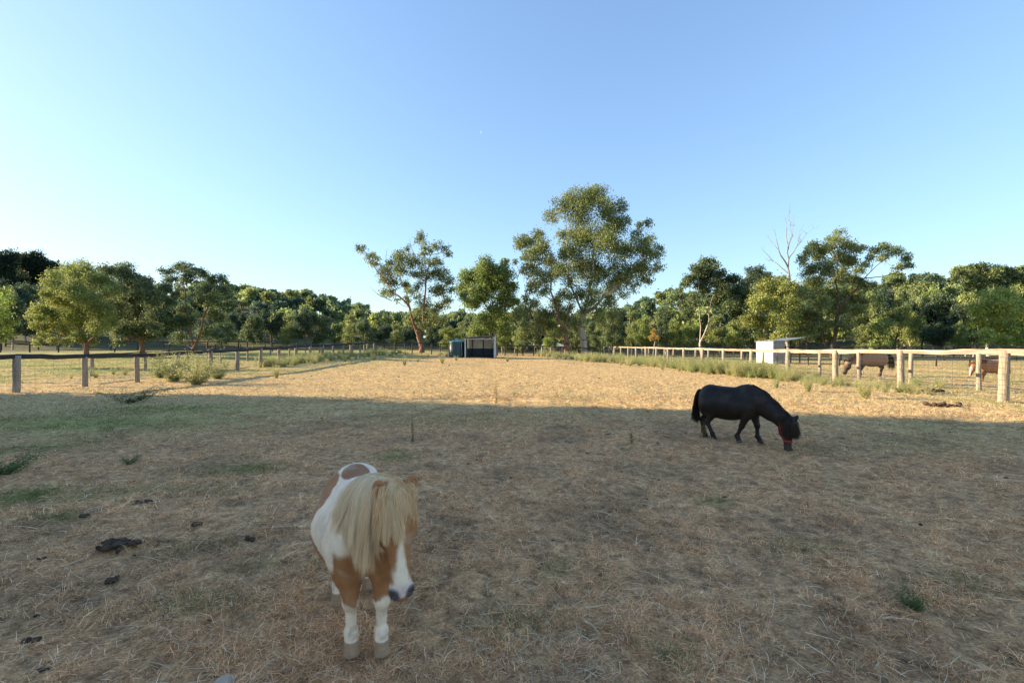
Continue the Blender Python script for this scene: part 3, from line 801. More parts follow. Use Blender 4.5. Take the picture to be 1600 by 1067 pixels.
def hill_wood():
    """far hillside woodland that reads as one mass"""
    Vs, Fs, Cs = [], [], []; off = 0; SG = []
    n = 0
    r2 = np.random.default_rng(12)
    protos = []
    for pal in (OLIVE + GUMLIT, GUM + BLUE, GUM + OLIVE, YELL + OLIVE, BLUE + DARK):
        cl = []
        for k in range(8):
            a = r2.uniform(0, 6.28); q = r2.uniform(0, 3.4); t = r2.uniform(.35, .9)
            cl.append((np.array([q * math.cos(a), q * math.sin(a), t * 10]), (1.9, 1.9, 1.6)))
        V, Fq, C, s = clump_leaves(cl, .42, .95, pal, .8, .5, .3, 3, (.5, .75), .25)
        protos.append((V, Fq, C * np.array([.92, .95, 1.0])))
    tries = 0
    while n < 620 and tries < 6000:
        tries += 1
        px = r2.uniform(-60, 1660); d = 105 + 165 * r2.random() ** .8
        x = X(px, d)
        if px < 720 and d < 112: continue
        V, Fq, C = protos[r2.integers(0, 5)]
        s = r2.uniform(.7, 1.25); a = r2.uniform(0, 6.28); ca, sa = math.cos(a), math.sin(a)
        W = V * s; W = np.stack([W[:, 0] * ca - W[:, 1] * sa, W[:, 0] * sa + W[:, 1] * ca, W[:, 2]], 1)
        z = gz1(x, d)
        W = W + np.array([x, d, z - .5])
        Vs.append(W); Fs.append(Fq + off); Cs.append(C * r2.uniform(.85, 1.5)); off += len(V); n += 1
        SG.append(((x, d, z - .5), (x + r2.normal(0, .4), d, z + 7 * s), .18, .08))
    # trunks share the wood's object through a leaf-coloured attribute (pale bark)
    tv, tf = tubes_np(SG, 4)
    tri = np.concatenate([tf[:, [0, 1, 2]], tf[:, [0, 2, 3]]])
    Vs.append(tv); Fs.append(tri + off); Cs.append(np.tile([.30, .25, .20], (len(tv), 1)))
    o = link('hillside_woodland', mesh_np('hillside_woodland', np.vstack(Vs), np.vstack(Fs), np.vstack(Cs)), M['leaf'])
    tag(o, 'far eucalypt woodland covering the hills behind the paddocks', 'woodland', kind='stuff')
# ------------------------------------------------------------------ horses as one smooth implicit surface
def nrm(v):
    v = np.array(v, float); return v / np.linalg.norm(v)


class SDF:
    def __init__(s, lo, hi, h):
        s.lo = np.array(lo, float); s.h = h
        s.n = np.ceil((np.array(hi) - s.lo) / h).astype(int) + 1
        s.D = np.full(s.n, .5, np.float32)

    def _win(s, lo, hi, m):
        a = np.clip(np.floor((lo - m - s.lo) / s.h).astype(int), 0, s.n); b = np.clip(np.ceil((hi + m - s.lo) / s.h).astype(int) + 1, 0, s.n)
        ax = [s.lo[i] + s.h * np.arange(a[i], b[i]) for i in range(3)]
        G = np.stack(np.meshgrid(*ax, indexing='ij'), -1)
        return tuple(slice(a[i], b[i]) for i in range(3)), G

    def _mix(s, sl, d, k, sub=False):
        o = s.D[sl]
        if sub:
            d = -d; h = np.clip(.5 - .5 * (d - o) / k, 0, 1) if False else np.maximum(k - np.abs(o - d), 0) / k
            s.D[sl] = np.maximum(o, d) + h * h * k * .25
        else:
            h = np.maximum(k - np.abs(o - d), 0) / k
            s.D[sl] = np.minimum(o, d) - h * h * k * .25

    def cone(s, a, b, ra, rb, k=.03, sq=None, sub=False):
        """tapered capsule; sq=(axis, factor) squashes it along an axis"""
        a = np.array(a, float); b = np.array(b, float); m = max(ra, rb) + k + 3 * s.h
        sl, G = s._win(np.minimum(a, b), np.maximum(a, b), m)
        if G.size == 0: return
        if sq is not None:
            u, f = nrm(sq[0]), sq[1]
            G = G + (f - 1) * (G @ u)[..., None] * u; a = a + (f - 1) * (a @ u) * u; b = b + (f - 1) * (b @ u) * u
        ab = b - a; L2 = ab @ ab + 1e-12
        t = np.clip(((G - a) @ ab) / L2, 0, 1)
        d = np.linalg.norm(G - a - t[..., None] * ab, axis=-1) - (ra + (rb - ra) * t)
        s._mix(sl, d, k, sub)

    def ell(s, c, r, k=.04, ax=None, sub=False):
        c = np.array(c, float); r = np.array(r, float); m = r.max() + k + 3 * s.h
        sl, G = s._win(c, c, m)
        if G.size == 0: return
        q = G - c
        if ax is not None: q = q @ np.array(ax).T      # rows of ax = local axes
        k0 = np.linalg.norm(q / r, axis=-1); k1 = np.linalg.norm(q / (r * r), axis=-1) + 1e-9
        s._mix(sl, k0 * (k0 - 1) / k1, k, sub)

    def sample(s, P):
        q = (P - s.lo) / s.h; q = np.clip(q, 0, s.n - 1.001); i = q.astype(int); f = q - i
        x, y, z = i.T; fx, fy, fz = f.T; D = s.D
        c00 = D[x, y, z] * (1 - fx) + D[x + 1, y, z] * fx; c10 = D[x, y + 1, z] * (1 - fx) + D[x + 1, y + 1, z] * fx
        c01 = D[x, y, z + 1] * (1 - fx) + D[x + 1, y, z + 1] * fx; c11 = D[x, y + 1, z + 1] * (1 - fx) + D[x + 1, y + 1, z + 1] * fx
        return (c00 * (1 - fy) + c10 * fy) * (1 - fz) + (c01 * (1 - fy) + c11 * fy) * fz

    def grad(s, P):
        e = s.h * 1.2; g = np.zeros_like(P)
        for a in range(3):
            o = np.zeros(3); o[a] = e
            g[:, a] = s.sample(P + o) - s.sample(P - o)
        return g / (np.linalg.norm(g, axis=1)[:, None] + 1e-9)

    def mesh(s):
        D = s.D; nx, ny, nz = D.shape
        ins = D < 0
        c = [ins[i:nx - 1 + i, j:ny - 1 + j, k:nz - 1 + k] for i in (0, 1) for j in (0, 1) for k in (0, 1)]
        al = np.logical_and.reduce(c); an = np.logical_or.reduce(c); act = an & ~al
        idx = np.argwhere(act); vid = np.full(act.shape, -1, np.int32); vid[tuple(idx.T)] = np.arange(len(idx))
        acc = np.zeros((len(idx), 3)); cnt = np.zeros(len(idx))
        x, y, z = idx.T
        crn = [(i, j, k) for i in (0, 1) for j in (0, 1) for k in (0, 1)]
        for a in range(8):
            for b in range(a + 1, 8):
                ca, cb = np.array(crn[a]), np.array(crn[b])
                if np.abs(ca - cb).sum() != 1: continue
                da = D[x + ca[0], y + ca[1], z + ca[2]]; db = D[x + cb[0], y + cb[1], z + cb[2]]
                m = (da < 0) != (db < 0); t = np.where(m, da / (da - db + 1e-12), 0)
                p = ca + (cb - ca) * t[:, None]
                acc[m] += p[m]; cnt[m] += 1
        V = s.lo + (idx + acc / cnt[:, None]) * s.h
        Q = []
        for ax in range(3):
            o = [0, 0, 0]; o[ax] = 1
            A = ins[:nx - o[0], :ny - o[1], :nz - o[2]]; B = ins[o[0]:, o[1]:, o[2]:]
            e = np.argwhere(A != B)
            e = e[(e[:, (ax + 1) % 3] > 0) & (e[:, (ax + 2) % 3] > 0) & (e[:, (ax + 1) % 3] < D.shape[(ax + 1) % 3] - 1) & (e[:, (ax + 2) % 3] < D.shape[(ax + 2) % 3] - 1)]
            u = np.zeros(3, int); u[(ax + 1) % 3] = 1; w = np.zeros(3, int); w[(ax + 2) % 3] = 1
            q = np.stack([vid[tuple((e - u - w).T)], vid[tuple((e - w).T)], vid[tuple(e.T)], vid[tuple((e - u).T)]], 1)
            fl = ~ins[tuple(e.T)]
            q[fl] = q[fl][:, ::-1]; Q.append(q)
        return V, np.vstack(Q)


def build_horse_sdf(H, h, P):
    """P: pose. joints in metres in the horse's own frame (x forward, y to its left)"""
    S = SDF(P['lo'], P['hi'], h); K = H
    L3 = lambda t: np.array(t, float)
    wid = P.get('wid', 1.0)
    bx = P['bx']                      # x of chest, barrel, rump centres
    # trunk
    S.ell(L3((bx[0], 0, .655)) * [1, 1, K], np.array([.21, .185 * wid, .225]) * K, .05 * K)
    S.ell(L3((bx[1], 0, .615)) * [1, 1, K], np.array([.40, .265 * wid, .265]) * K, .08 * K)
    S.ell(L3((bx[1] * .5 + bx[2] * .5, 0, .63)) * [1, 1, K], np.array([.28, .245 * wid, .25]) * K, .06 * K)
    S.ell(L3((bx[2], 0, .70)) * [1, 1, K], np.array([.215, .205 * wid, .24]) * K, .06 * K)
    S.cone((bx[2], 0, .80 * K), (bx[0], 0, .80 * K), .14 * K, .12 * K, .08 * K)
    S.ell(L3((bx[0] + .02, 0, .87)) * [1, 1, K], np.array([.17, .075, .10]) * K, .08 * K)
    for sgn, fl, hl in ((-1, P['fr'], P['hr']), (1, P['fl'], P['hl'])):
        # front leg: shoulder, elbow, knee, fetlock, toe
        e, kn, ft, to = [L3(q) for q in fl]
        S.ell((bx[0] + .09 * K, sgn * .115 * K * wid, .62 * K), np.array([.11, .075, .20]) * K, .05 * K)
        S.cone((bx[0] + .05 * K, sgn * .12 * K * wid, .60 * K), e, .085 * K, .078 * K, .05 * K)
        S.cone(e, kn, .078 * K, .042 * K, .03 * K)
        S.ell(kn, np.array([.050, .048, .056]) * K, .015 * K)
        S.cone(kn, ft, .034 * K, .029 * K, .012 * K)
        S.ell(ft, np.array([.043, .041, .040]) * K, .012 * K)
        pb = ft + (to - ft) * .62
        S.cone(ft, pb, .036 * K, .040 * K, .015 * K)
        S.cone(pb + (0, 0, .0 * K), (to[0], to[1], -.004), .037 * K, .050 * K, .006 * K)
        # hind leg
        st, hk, ft, to = [L3(q) for q in hl]
        S.ell((bx[2] - .02 * K, sgn * .125 * K * wid, .60 * K), np.array([.155, .085, .21]) * K, .05 * K)
        S.cone((bx[2] - .01 * K, sgn * .12 * K * wid, .60 * K), st, .13 * K, .095 * K, .05 * K)
        S.cone(st, hk, .088 * K, .040 * K, .03 * K)
        S.ell(hk + (-.008 * K, 0, .006 * K), np.array([.048, .038, .055]) * K, .02 * K)
        S.cone(hk, ft, .037 * K, .032 * K, .015 * K)
        S.ell(ft, np.array([.043, .041, .040]) * K, .012 * K)
        pb = ft + (to - ft) * .62
        S.cone(ft, pb, .036 * K, .040 * K, .015 * K)
        S.cone(pb + (0, 0, .0 * K), (to[0], to[1], -.004), .037 * K, .050 * K, .006 * K)
    # dock of the tail
    S.cone((bx[2] - .17 * K, 0, .79 * K), (bx[2] - .23 * K, 0, .66 * K), .045 * K, .03 * K, .05 * K)
    # neck
    nk = P['neck']                    # list of (point, radius, lateral squash)
    for i in range(len(nk) - 1):
        (a, ra, f1), (b, rb, f2) = nk[i], nk[i + 1]
        t = nrm(L3(b) - L3(a)); lat = nrm(np.cross(P.get('nup', (0, 0, 1)), t))
        S.cone(a, b, ra, rb, .07 * K, (lat, (f1 + f2) / 2))
    # head frame
    L = P['HL']; A = nrm(P['ha']); Nn = L3(P['hn']); Nn = nrm(Nn - (Nn @ A) * A); Sd = np.cross(Nn, A); O = L3(P['poll'])
    Hp = lambda a, n, s: O + (A * a + Nn * n + Sd * s) * L
    ax = np.array([A, Nn, Sd])
    k = .10 * L
    S.ell(Hp(.15, -.10, 0), np.array([.25, .19, .185]) * L, k, ax)
    S.ell(Hp(.30, -.20, 0), np.array([.24, .20, .165]) * L, k, ax)
    for s_ in (-1, 1):
        S.ell(Hp(.30, -.24, s_ * .085), np.array([.20, .16, .085]) * L, k * .7, ax)
        S.ell(Hp(.335, -.05, s_ * .145), np.array([.085, .055, .055]) * L, k * .5, ax)
    mz = P.get('mz', 1.)
    S.cone(Hp(.22, -.08, 0), Hp(.80, -.10, 0), .155 * L, .108 * L * mz, k, (Sd, 1.08))
    S.cone(Hp(.45, -.24, 0), Hp(.86, -.20, 0), .09 * L, .062 * L * mz, k * .8)
    S.ell(Hp(.885, -.125, 0), np.array([.125, .115 * mz, .128 * mz]) * L, k * .7, ax)
    S.ell(Hp(.955, -.19, 0), np.array([.055, .07 * mz, .09 * mz]) * L, k * .4, ax)
    S.ell(Hp(.90, -.245, 0), np.array([.07, .045, .07]) * L, k * .4, ax)      # chin
    for s_ in (-1, 1):
        S.ell(Hp(.90, -.075, s_ * .075), np.array([.07, .045, .05]) * L, k * .3, ax)
        S.ell(Hp(.925, -.055, s_ * .092), np.array([.034, .030, .022]) * L, k * .12, ax, sub=True)
        S.ell(Hp(.345, -.07, s_ * .185), np.array([.045, .032, .028]) * L, k * .15, ax, sub=True)
    S.ell(Hp(.965, -.225, 0), np.array([.10, .008, .11]) * L, k * .08, ax, sub=True)
    for s_ in (-1, 1):
        et = Hp(-.26, .02, s_ * .21) if 'ear' not in P else Hp(*[P['ear'][0], P['ear'][1], s_ * P['ear'][2]])
        eb = Hp(.03, -.06, s_ * .115); m = (et + eb) / 2
        ea = nrm(et - eb); en = nrm(Nn - (Nn @ ea) * ea + .35 * s_ * Sd); es = np.cross(ea, en)
        EL = np.linalg.norm(et - eb)
        S.ell(m - ea * EL * .05, (EL * .56, .040 * L, .075 * L), k * .22, np.array([ea, en, es]))
        S.ell(m + en * .036 * L + ea * EL * .02, (EL * .40, .030 * L, .045 * L), k * .08, np.array([ea, en, es]), sub=True)
    zz = S.lo[2] + S.h * np.arange(S.n[2]); S.D = np.maximum(S.D, (.001 - zz)[None, None, :].astype(np.float32))
    return S, Hp, ax


def strands(S, roots, d0, steps, ds, gf, off, noise=.08, clump=None, cl_amt=.5, rg=None, grav=(0, 0, -1)):
    """grow hairs that fall under gravity and lie on the body"""
    rg = rg or rng; N = len(roots); P = roots.copy(); D = d0 / np.linalg.norm(d0, axis=1)[:, None]
    path = [P.copy()]; g = np.array(grav, float)
    nz = rg.normal(0, noise, (N, 3))
    if clump is not None:
        cn = rg.normal(0, noise * 1.5, (clump.max() + 1, 3)); nz = nz * .5 + cn[clump]
    for k in range(steps):
        D = D * (1 - gf) + g * gf + nz * .3; D /= np.linalg.norm(D, axis=1)[:, None]
        P = P + D * ds[:, None]
        v = S.sample(P); m = v < off
        if m.any():
            G = S.grad(P[m]); P[m] += G * (off[m] - v[m])[:, None]
            dn = (D[m] * G).sum(1); D[m] -= G * np.minimum(dn, 0)[:, None]
        path.append(P.copy())
    T = np.stack(path, 1)
    if clump is not None:
        K = clump.max() + 1
        cen = np.zeros((K, steps + 1, 3)); cc = np.bincount(clump, minlength=K)[:, None, None].clip(1)
        np.add.at(cen, clump, T); cen /= cc
        w = (np.linspace(0, 1, steps + 1) ** 1.2 * cl_amt)[None, :, None]
        T = T * (1 - w) + cen[clump] * w
    return T


def hair_mesh(name, S, T, W, col, mat, parent):
    N, K, _ = T.shape
    tan = np.gradient(T, axis=1); tan /= np.linalg.norm(tan, axis=2)[..., None] + 1e-9
    nrm_ = S.grad(T.reshape(-1, 3)).reshape(N, K, 3)
    side = np.cross(tan, nrm_ + .6 * rng.normal(0, 1, (N, 1, 3))); side /= np.linalg.norm(side, axis=2)[..., None] + 1e-9
    w = W[:, None] * (1 - .85 * np.linspace(0, 1, K)[None] ** 2)
    A = T - side * w[..., None] / 2; B = T + side * w[..., None] / 2
    V = np.stack([A, B], 2).reshape(-1, 3)
    i = np.arange(N * K * 2).reshape(N, K, 2)
    Fq = np.stack([i[:, :-1, 0], i[:, :-1, 1], i[:, 1:, 1], i[:, 1:, 0]], -1).reshape(-1, 4)
    C = np.repeat(col, K * 2, 0)
    return link(name, mesh_np(name, V, Fq, C, True), mat, parent)


def fur_mesh(name, S, V, Fq, C, n, ln, w, mat, parent, flow):
    """short coat hairs lying along the body so that the outline is soft"""
    a, b, c = V[Fq[:, 0]], V[Fq[:, 1]], V[Fq[:, 2]]; ar = np.linalg.norm(np.cross(b - a, c - a), axis=1)
    fi = rng.choice(len(Fq), n, p=ar / ar.sum())
    u, v = rng.random(n)[:, None], rng.random(n)[:, None]
    P = V[Fq[fi, 0]] * (1 - u) * (1 - v) + V[Fq[fi, 1]] * u * (1 - v) + V[Fq[fi, 2]] * u * v + V[Fq[fi, 3]] * (1 - u) * v
    G = S.grad(P); fl = np.array(flow, float)[None] + rng.normal(0, .25, (n, 3)); fl -= (fl * G).sum(1)[:, None] * G
    fl /= np.linalg.norm(fl, axis=1)[:, None] + 1e-9
    d = fl + G * rng.uniform(.15, .5, (n, 1)); sd = np.cross(G, fl); L_ = ln * rng.uniform(.6, 1.3, (n, 1))
    P = P - G * .001
    tip = P + d * L_
    Vv = np.stack([P - sd * w / 2, P + sd * w / 2, tip], 1).reshape(-1, 3); F3 = np.arange(n * 3).reshape(n, 3)
    col = C[Fq[fi, 0]] * rng.uniform(.85, 1.15, (n, 1))
    return link(name, mesh_np(name, Vv, F3, np.repeat(col, 3, 0)), mat, parent)


def uv_sphere(name, c, r, mat, parent):
    me = bpy.data.meshes.new(name); import bmesh
    bm = bmesh.new(); bmesh.ops.create_uvsphere(bm, u_segments=16, v_segments=10, radius=r); bm.to_mesh(me); bm.free()
    me.polygons.foreach_set('use_smooth', np.ones(len(me.polygons), bool))
    return link(name, me, mat, parent, tuple(c))


def sm(a, b, v): return smooth(a, b, v)


def coat_materials():
    M['coat'] = attr_mat('coat', rough=.75, spec=.15, nscale=22, namt=.10, bump=.35, bscale=140, sheen=.1, bdist=.004)
    M['coat_black'] = attr_mat('coat_black', rough=.45, spec=.28, nscale=14, namt=.25, bump=.12, bscale=60, bdist=.004)
    M['hair'] = attr_mat('hair', rough=.5, spec=.3, trans=.12)
    m, nt, b, o = newmat('eye_dark'); b.inputs['Base Color'].default_value = (.012, .008, .006, 1); b.inputs['Roughness'].default_value = .08; M['eye'] = m
    M['strap'] = noise_mat('red_webbing', (.36, .02, .03), (.60, .06, .06), 60, bump=.2)
    m, nt, b, o = newmat('ring_metal'); b.inputs['Base Color'].default_value = (.5, .48, .42, 1); b.inputs['Metallic'].default_value = .9; b.inputs['Roughness'].default_value = .35; M['ring'] = m


def paint_pony():
    H = .775
    P = dict(lo=(-.62, -.32, -.02), hi=(.80, .36, 1.02), bx=(.17, -.03, -.24), wid=1.13,
             fr=[(.235, -.072, .36), (.25, -.066, .235), (.245, -.063, .095), (.262, -.062, .022)],
             fl=[(.265, .078, .36), (.295, .066, .235), (.292, .064, .095), (.312, .064, .022)],
             hr=[(-.16, -.115, .38), (-.27, -.10, .24), (-.225, -.098, .09), (-.205, -.098, .022)],
             hl=[(-.22, .10, .38), (-.36, .078, .24), (-.335, .072, .09), (-.315, .070, .022)],
             neck=[((.20, 0, .59), .18, 1.35), ((.30, .035, .655), .138, 1.5), ((.37, .075, .685), .11, 1.45), ((.425, .10, .705), .09, 1.3)],
             mz=.86, HL=.43, poll=(.465, .105, .762), ha=(.22, .03, -.93), hn=(1, .02, .25), ear=(-.155, .03, .19))
    h = .0075
    S, Hp, ax = build_horse_sdf(H, h, P)
    V, Fq = S.mesh()
    x, y, z = V.T
    O = np.array(P['poll']); A, Nn, Sd = ax; rel = (V - O) / P['HL']; ha, hn, hs = rel @ A, rel @ Nn, rel @ Sd
    WHT = np.array([.98, .78, .56]); ORG = np.array([.42, .185, .07]); PINK = np.array([.78, .60, .52]); GREY = np.array([.10, .085, .085]); HOOF = np.array([.48, .31, .18])
    wob = .03 * (fbm(x * 14 + 3, z * 14 + y * 9, 4) - .5) * 2 + .03 * (fbm(x * 45 + 3, z * 45 + y * 40, 3) - .5)
    c = np.tile(WHT, (len(V), 1))
    c *= (1 - .10 * fbm(x * 9, z * 9 + y * 5, 3))[:, None]

    def patch(m, colr):
        nonlocal c
        m = np.clip(m, 0, 1)[:, None]; c = c * (1 - m) + colr * m
    el = lambda cx, cy, cz, rx, ry, rz: 1 - np.sqrt(((x - cx) / rx) ** 2 + ((y - cy) / ry) ** 2 + ((z - cz) / rz) ** 2) + wob * 4
    o2 = ORG * (1 + .25 * (fbm(x * 20, z * 20 + y * 20, 3)[:, None] - .5))
    patch(sm(-.03, .03, el(-.13, -.02, .80, .12, .10, .13)), o2 * np.array([.82, .85, .95]))       # saddle patch
    patch(sm(-.03, .03, el(-.27, -.22, .63, .26, .15, .20)), o2)                       # rump and flank
    patch(sm(-.03, .03, el(.02, -.28, .37, .25, .14, .10)), o2)                       # belly edge
    patch(sm(-.03, .03, el(-.30, .20, .60, .22, .12, .22)), o2)
    patch(sm(.015, -.015, z - (.475 + wob + .10 * (x - .3))) * sm(.19, .22, x + wob * 1.5 - 2.4 * np.maximum(np.abs(y) - .10, 0)) * sm(.27, .30, z + wob), o2)   # chest and forearms
    patch(sm(.20, .26, x) * sm(.03, -.01, z - .40 + wob) * sm(.255, .275, z + wob * 2.2 + .25 * (x - .27) + np.where(y < 0, .0, .0)) * sm(-.02, .02, x - .19), o2)
    # head
    hd = sm(.0, .12, ha) * sm(.34, .40, x) * (np.abs(hs) < .5) * sm(-.62, -.5, hn) * sm(.53, .50, z * 0 + .5)
    hdm = (ha > -.4) & (x > .37) & (z > .32) & (z > .50 - (x - .44) * 1.4)
    patch(hdm.astype(float), o2 * 1.02)
    blaze = sm(.02, -.02, np.abs(hs) - (.030 + .055 * sm(.35, .95, ha)) + wob) * sm(-.25, -.15, hn) * hdm
    patch(blaze, WHT)
    mz = np.maximum(sm(.80, .88, ha + wob * .5) * hdm, sm(.70, .78, ha) * (x > .40) * sm(-.12, -.18, hn) * (np.abs(hs) < .3))
    patch(mz, WHT * .96); patch(sm(.80, .90, ha) * hdm * sm(.16, .05, np.abs(hs)), PINK)
    nost = np.minimum.reduce([np.linalg.norm(rel - np.array([.925 * A + -.06 * Nn + s_ * .095 * Sd]), axis=1) for s_ in (-1, 1)])
    patch(sm(.085, .055, nost), GREY)
    patch(sm(.065, .045, np.linalg.norm(rel - (1.0 * A - .15 * Nn - .035 * Sd), axis=1) + wob * .3), GREY * 1.4)
    patch(sm(.040, .030, np.linalg.norm(rel - (.80 * A + .0 * Nn + .085 * Sd), axis=1)) , np.array([.22, .23, .26]))
    patch(sm(.03, .0, ha) * (x > .38) * (z > .84) * sm(.07, .09, np.abs(hs)), ORG * .85)
    # hooves
    patch(sm(.066, .058, z), HOOF * (1 - .3 * fbm(x * 50, z * 150, 2))[:, None])
    patch(sm(.40, .10, z) * sm(.06, .08, z) * .55 * sm(.42, .68, fbm(x * 40 + y * 30, z * 26, 3)), np.array([.45, .31, .19]))
    patch(.35 * sm(.55, .75, fbm(x * 12 + 5, z * 10 + y * 8, 4)) * (z > .3), np.array([.62, .48, .34]) )
    f = np.array([.398, -.917]); ang = math.atan2(f[1], f[0])
    ox, oy = -.775, 2.33
    root = thing('pony', (ox, oy, gz1(ox, oy) + .012), 'cream and orange patched pony with a long blond mane facing the camera', 'pony', rz=ang)
    link('body', mesh_np('body', V, Fq, c, True), M['coat'], root)
    fur_mesh('coat_hair', S, V, Fq, c, 60000, .011, .0016, M['hair'], root, (-.5, 0, -.8))
    for s_ in (-1, 1):
        uv_sphere('eye', Hp(.345, -.085, s_ * .165), .038 * P['HL'], M['eye'], root)
    # mane: crest roots, most of it falls to the pony's right (left in the view)
    crest = np.array([(.24, -.0, .74), (.31, .035, .77), (.38, .075, .785), (.43, .095, .785), (.465, .105, .78)])
    rg = np.random.default_rng(4)

    def along(n, lo=0, hi=1):
        t = rg.uniform(lo, hi, n) * (len(crest) - 1); i = np.minimum(t.astype(int), len(crest) - 2)
        return crest[i] + (crest[i + 1] - crest[i]) * (t - i)[:, None], t / (len(crest) - 1)
    pal = np.array([(.98, .64, .33), (1.0, .74, .42), (.88, .53, .24), (.98, .69, .37), (.66, .37, .15), (1.0, .78, .48)])

    def lock(name, n, roots, d0, steps, length, gf, offr, wid=.00145, cn=90, amt=.5, noise=.07, roott=None):
        cl = rg.integers(0, cn, n)
        # clumps follow root order so that each lock stays together
        order = np.argsort(roots[:, 0] + roots[:, 1] * .7 + rg.normal(0, .008, n)); cl = np.zeros(n, int); cl[order] = (np.arange(n) * cn // n)
        d = S.sample(roots); G = S.grad(roots); roots = roots - G * (d + .004)[:, None]
        T = strands(S, roots, d0, steps, length / steps * np.ones(n) if np.isscalar(length) else length / steps, gf, rg.uniform(offr[0], offr[1], n), noise, cl, amt, rg)
        tone = pal[rg.integers(0, 6, cn)][cl] * .5 + pal[rg.integers(0, 6, n)] * .5
        if roott is not None:
            k_ = (1 - smooth(.40, .9, roott))[:, None]; tone = tone * (1 - .85 * k_) + np.array([1.0, .79, .51]) * .85 * k_
        return hair_mesh(name, S, T, rg.uniform(.6, 1.3, n) * wid, tone * rg.uniform(.75, 1.12, (n, 1)), M['hair'], root)
    n = 12000
    r, t = along(n); t = t ** .75; _i = np.minimum((t * 4).astype(int), 3); r = crest[_i] + (crest[_i + 1] - crest[_i]) * (t * 4 - _i)[:, None]; r = r + rg.normal(0, .008, (n, 3))
    lock('mane', n, r, np.stack([rg.normal(.15, .15, n) - .75 * smooth(.45, .85, t), rg.normal(-.8, .15, n) - .3 * smooth(.5, .9, t), rg.uniform(-.5, -.05, n)], 1), 26, rg.uniform(.30, .50, n) * (.55 + .45 * smooth(.0, .5, t)) * (1 - .38 * smooth(.62, .85, t)), .34, (.002, .014), cn=130, amt=.7, noise=.10, roott=t)
    n = 1300
    r, t = along(n, .2, .85); r = r + rg.normal(0, .008, (n, 3))
    lock('mane', n, r, np.stack([rg.normal(-.3, .15, n), rg.normal(.8, .2, n), rg.uniform(-.2, .2, n)], 1), 20, rg.uniform(.2, .30, n), .35, (.003, .016), cn=30)
    n = 2300
    r = np.array([.49, .105, .80]) + rg.normal(0, 1, (n, 3)) * [.014, .026, .008]
    sp = (r[:, 1] - .105) / .03
    lock('forelock', n, r, np.stack([rg.uniform(.5, .9, n), sp * .50 + rg.normal(.0, .10, n), rg.uniform(-.3, .0, n)], 1), 22, rg.uniform(.06, .24, n) * (1 - .35 * np.exp(-sp ** 2 / .5)), .26, (.002, .013), wid=.0014, cn=60, amt=.7, noise=.10)
    # tail
    n = 2200
    r = np.array([-.24 - .20 * H, 0, .79 * H]) + rg.normal(0, 1, (n, 3)) * [.012, .02, .02]
    lock('tail', n, r, np.stack([rg.uniform(-1, -.6, n), rg.normal(0, .25, n), rg.uniform(-.1, .3, n)], 1), 22, rg.uniform(.35, .55, n), .2, (.006, .03), wid=.003, cn=20)
    return root


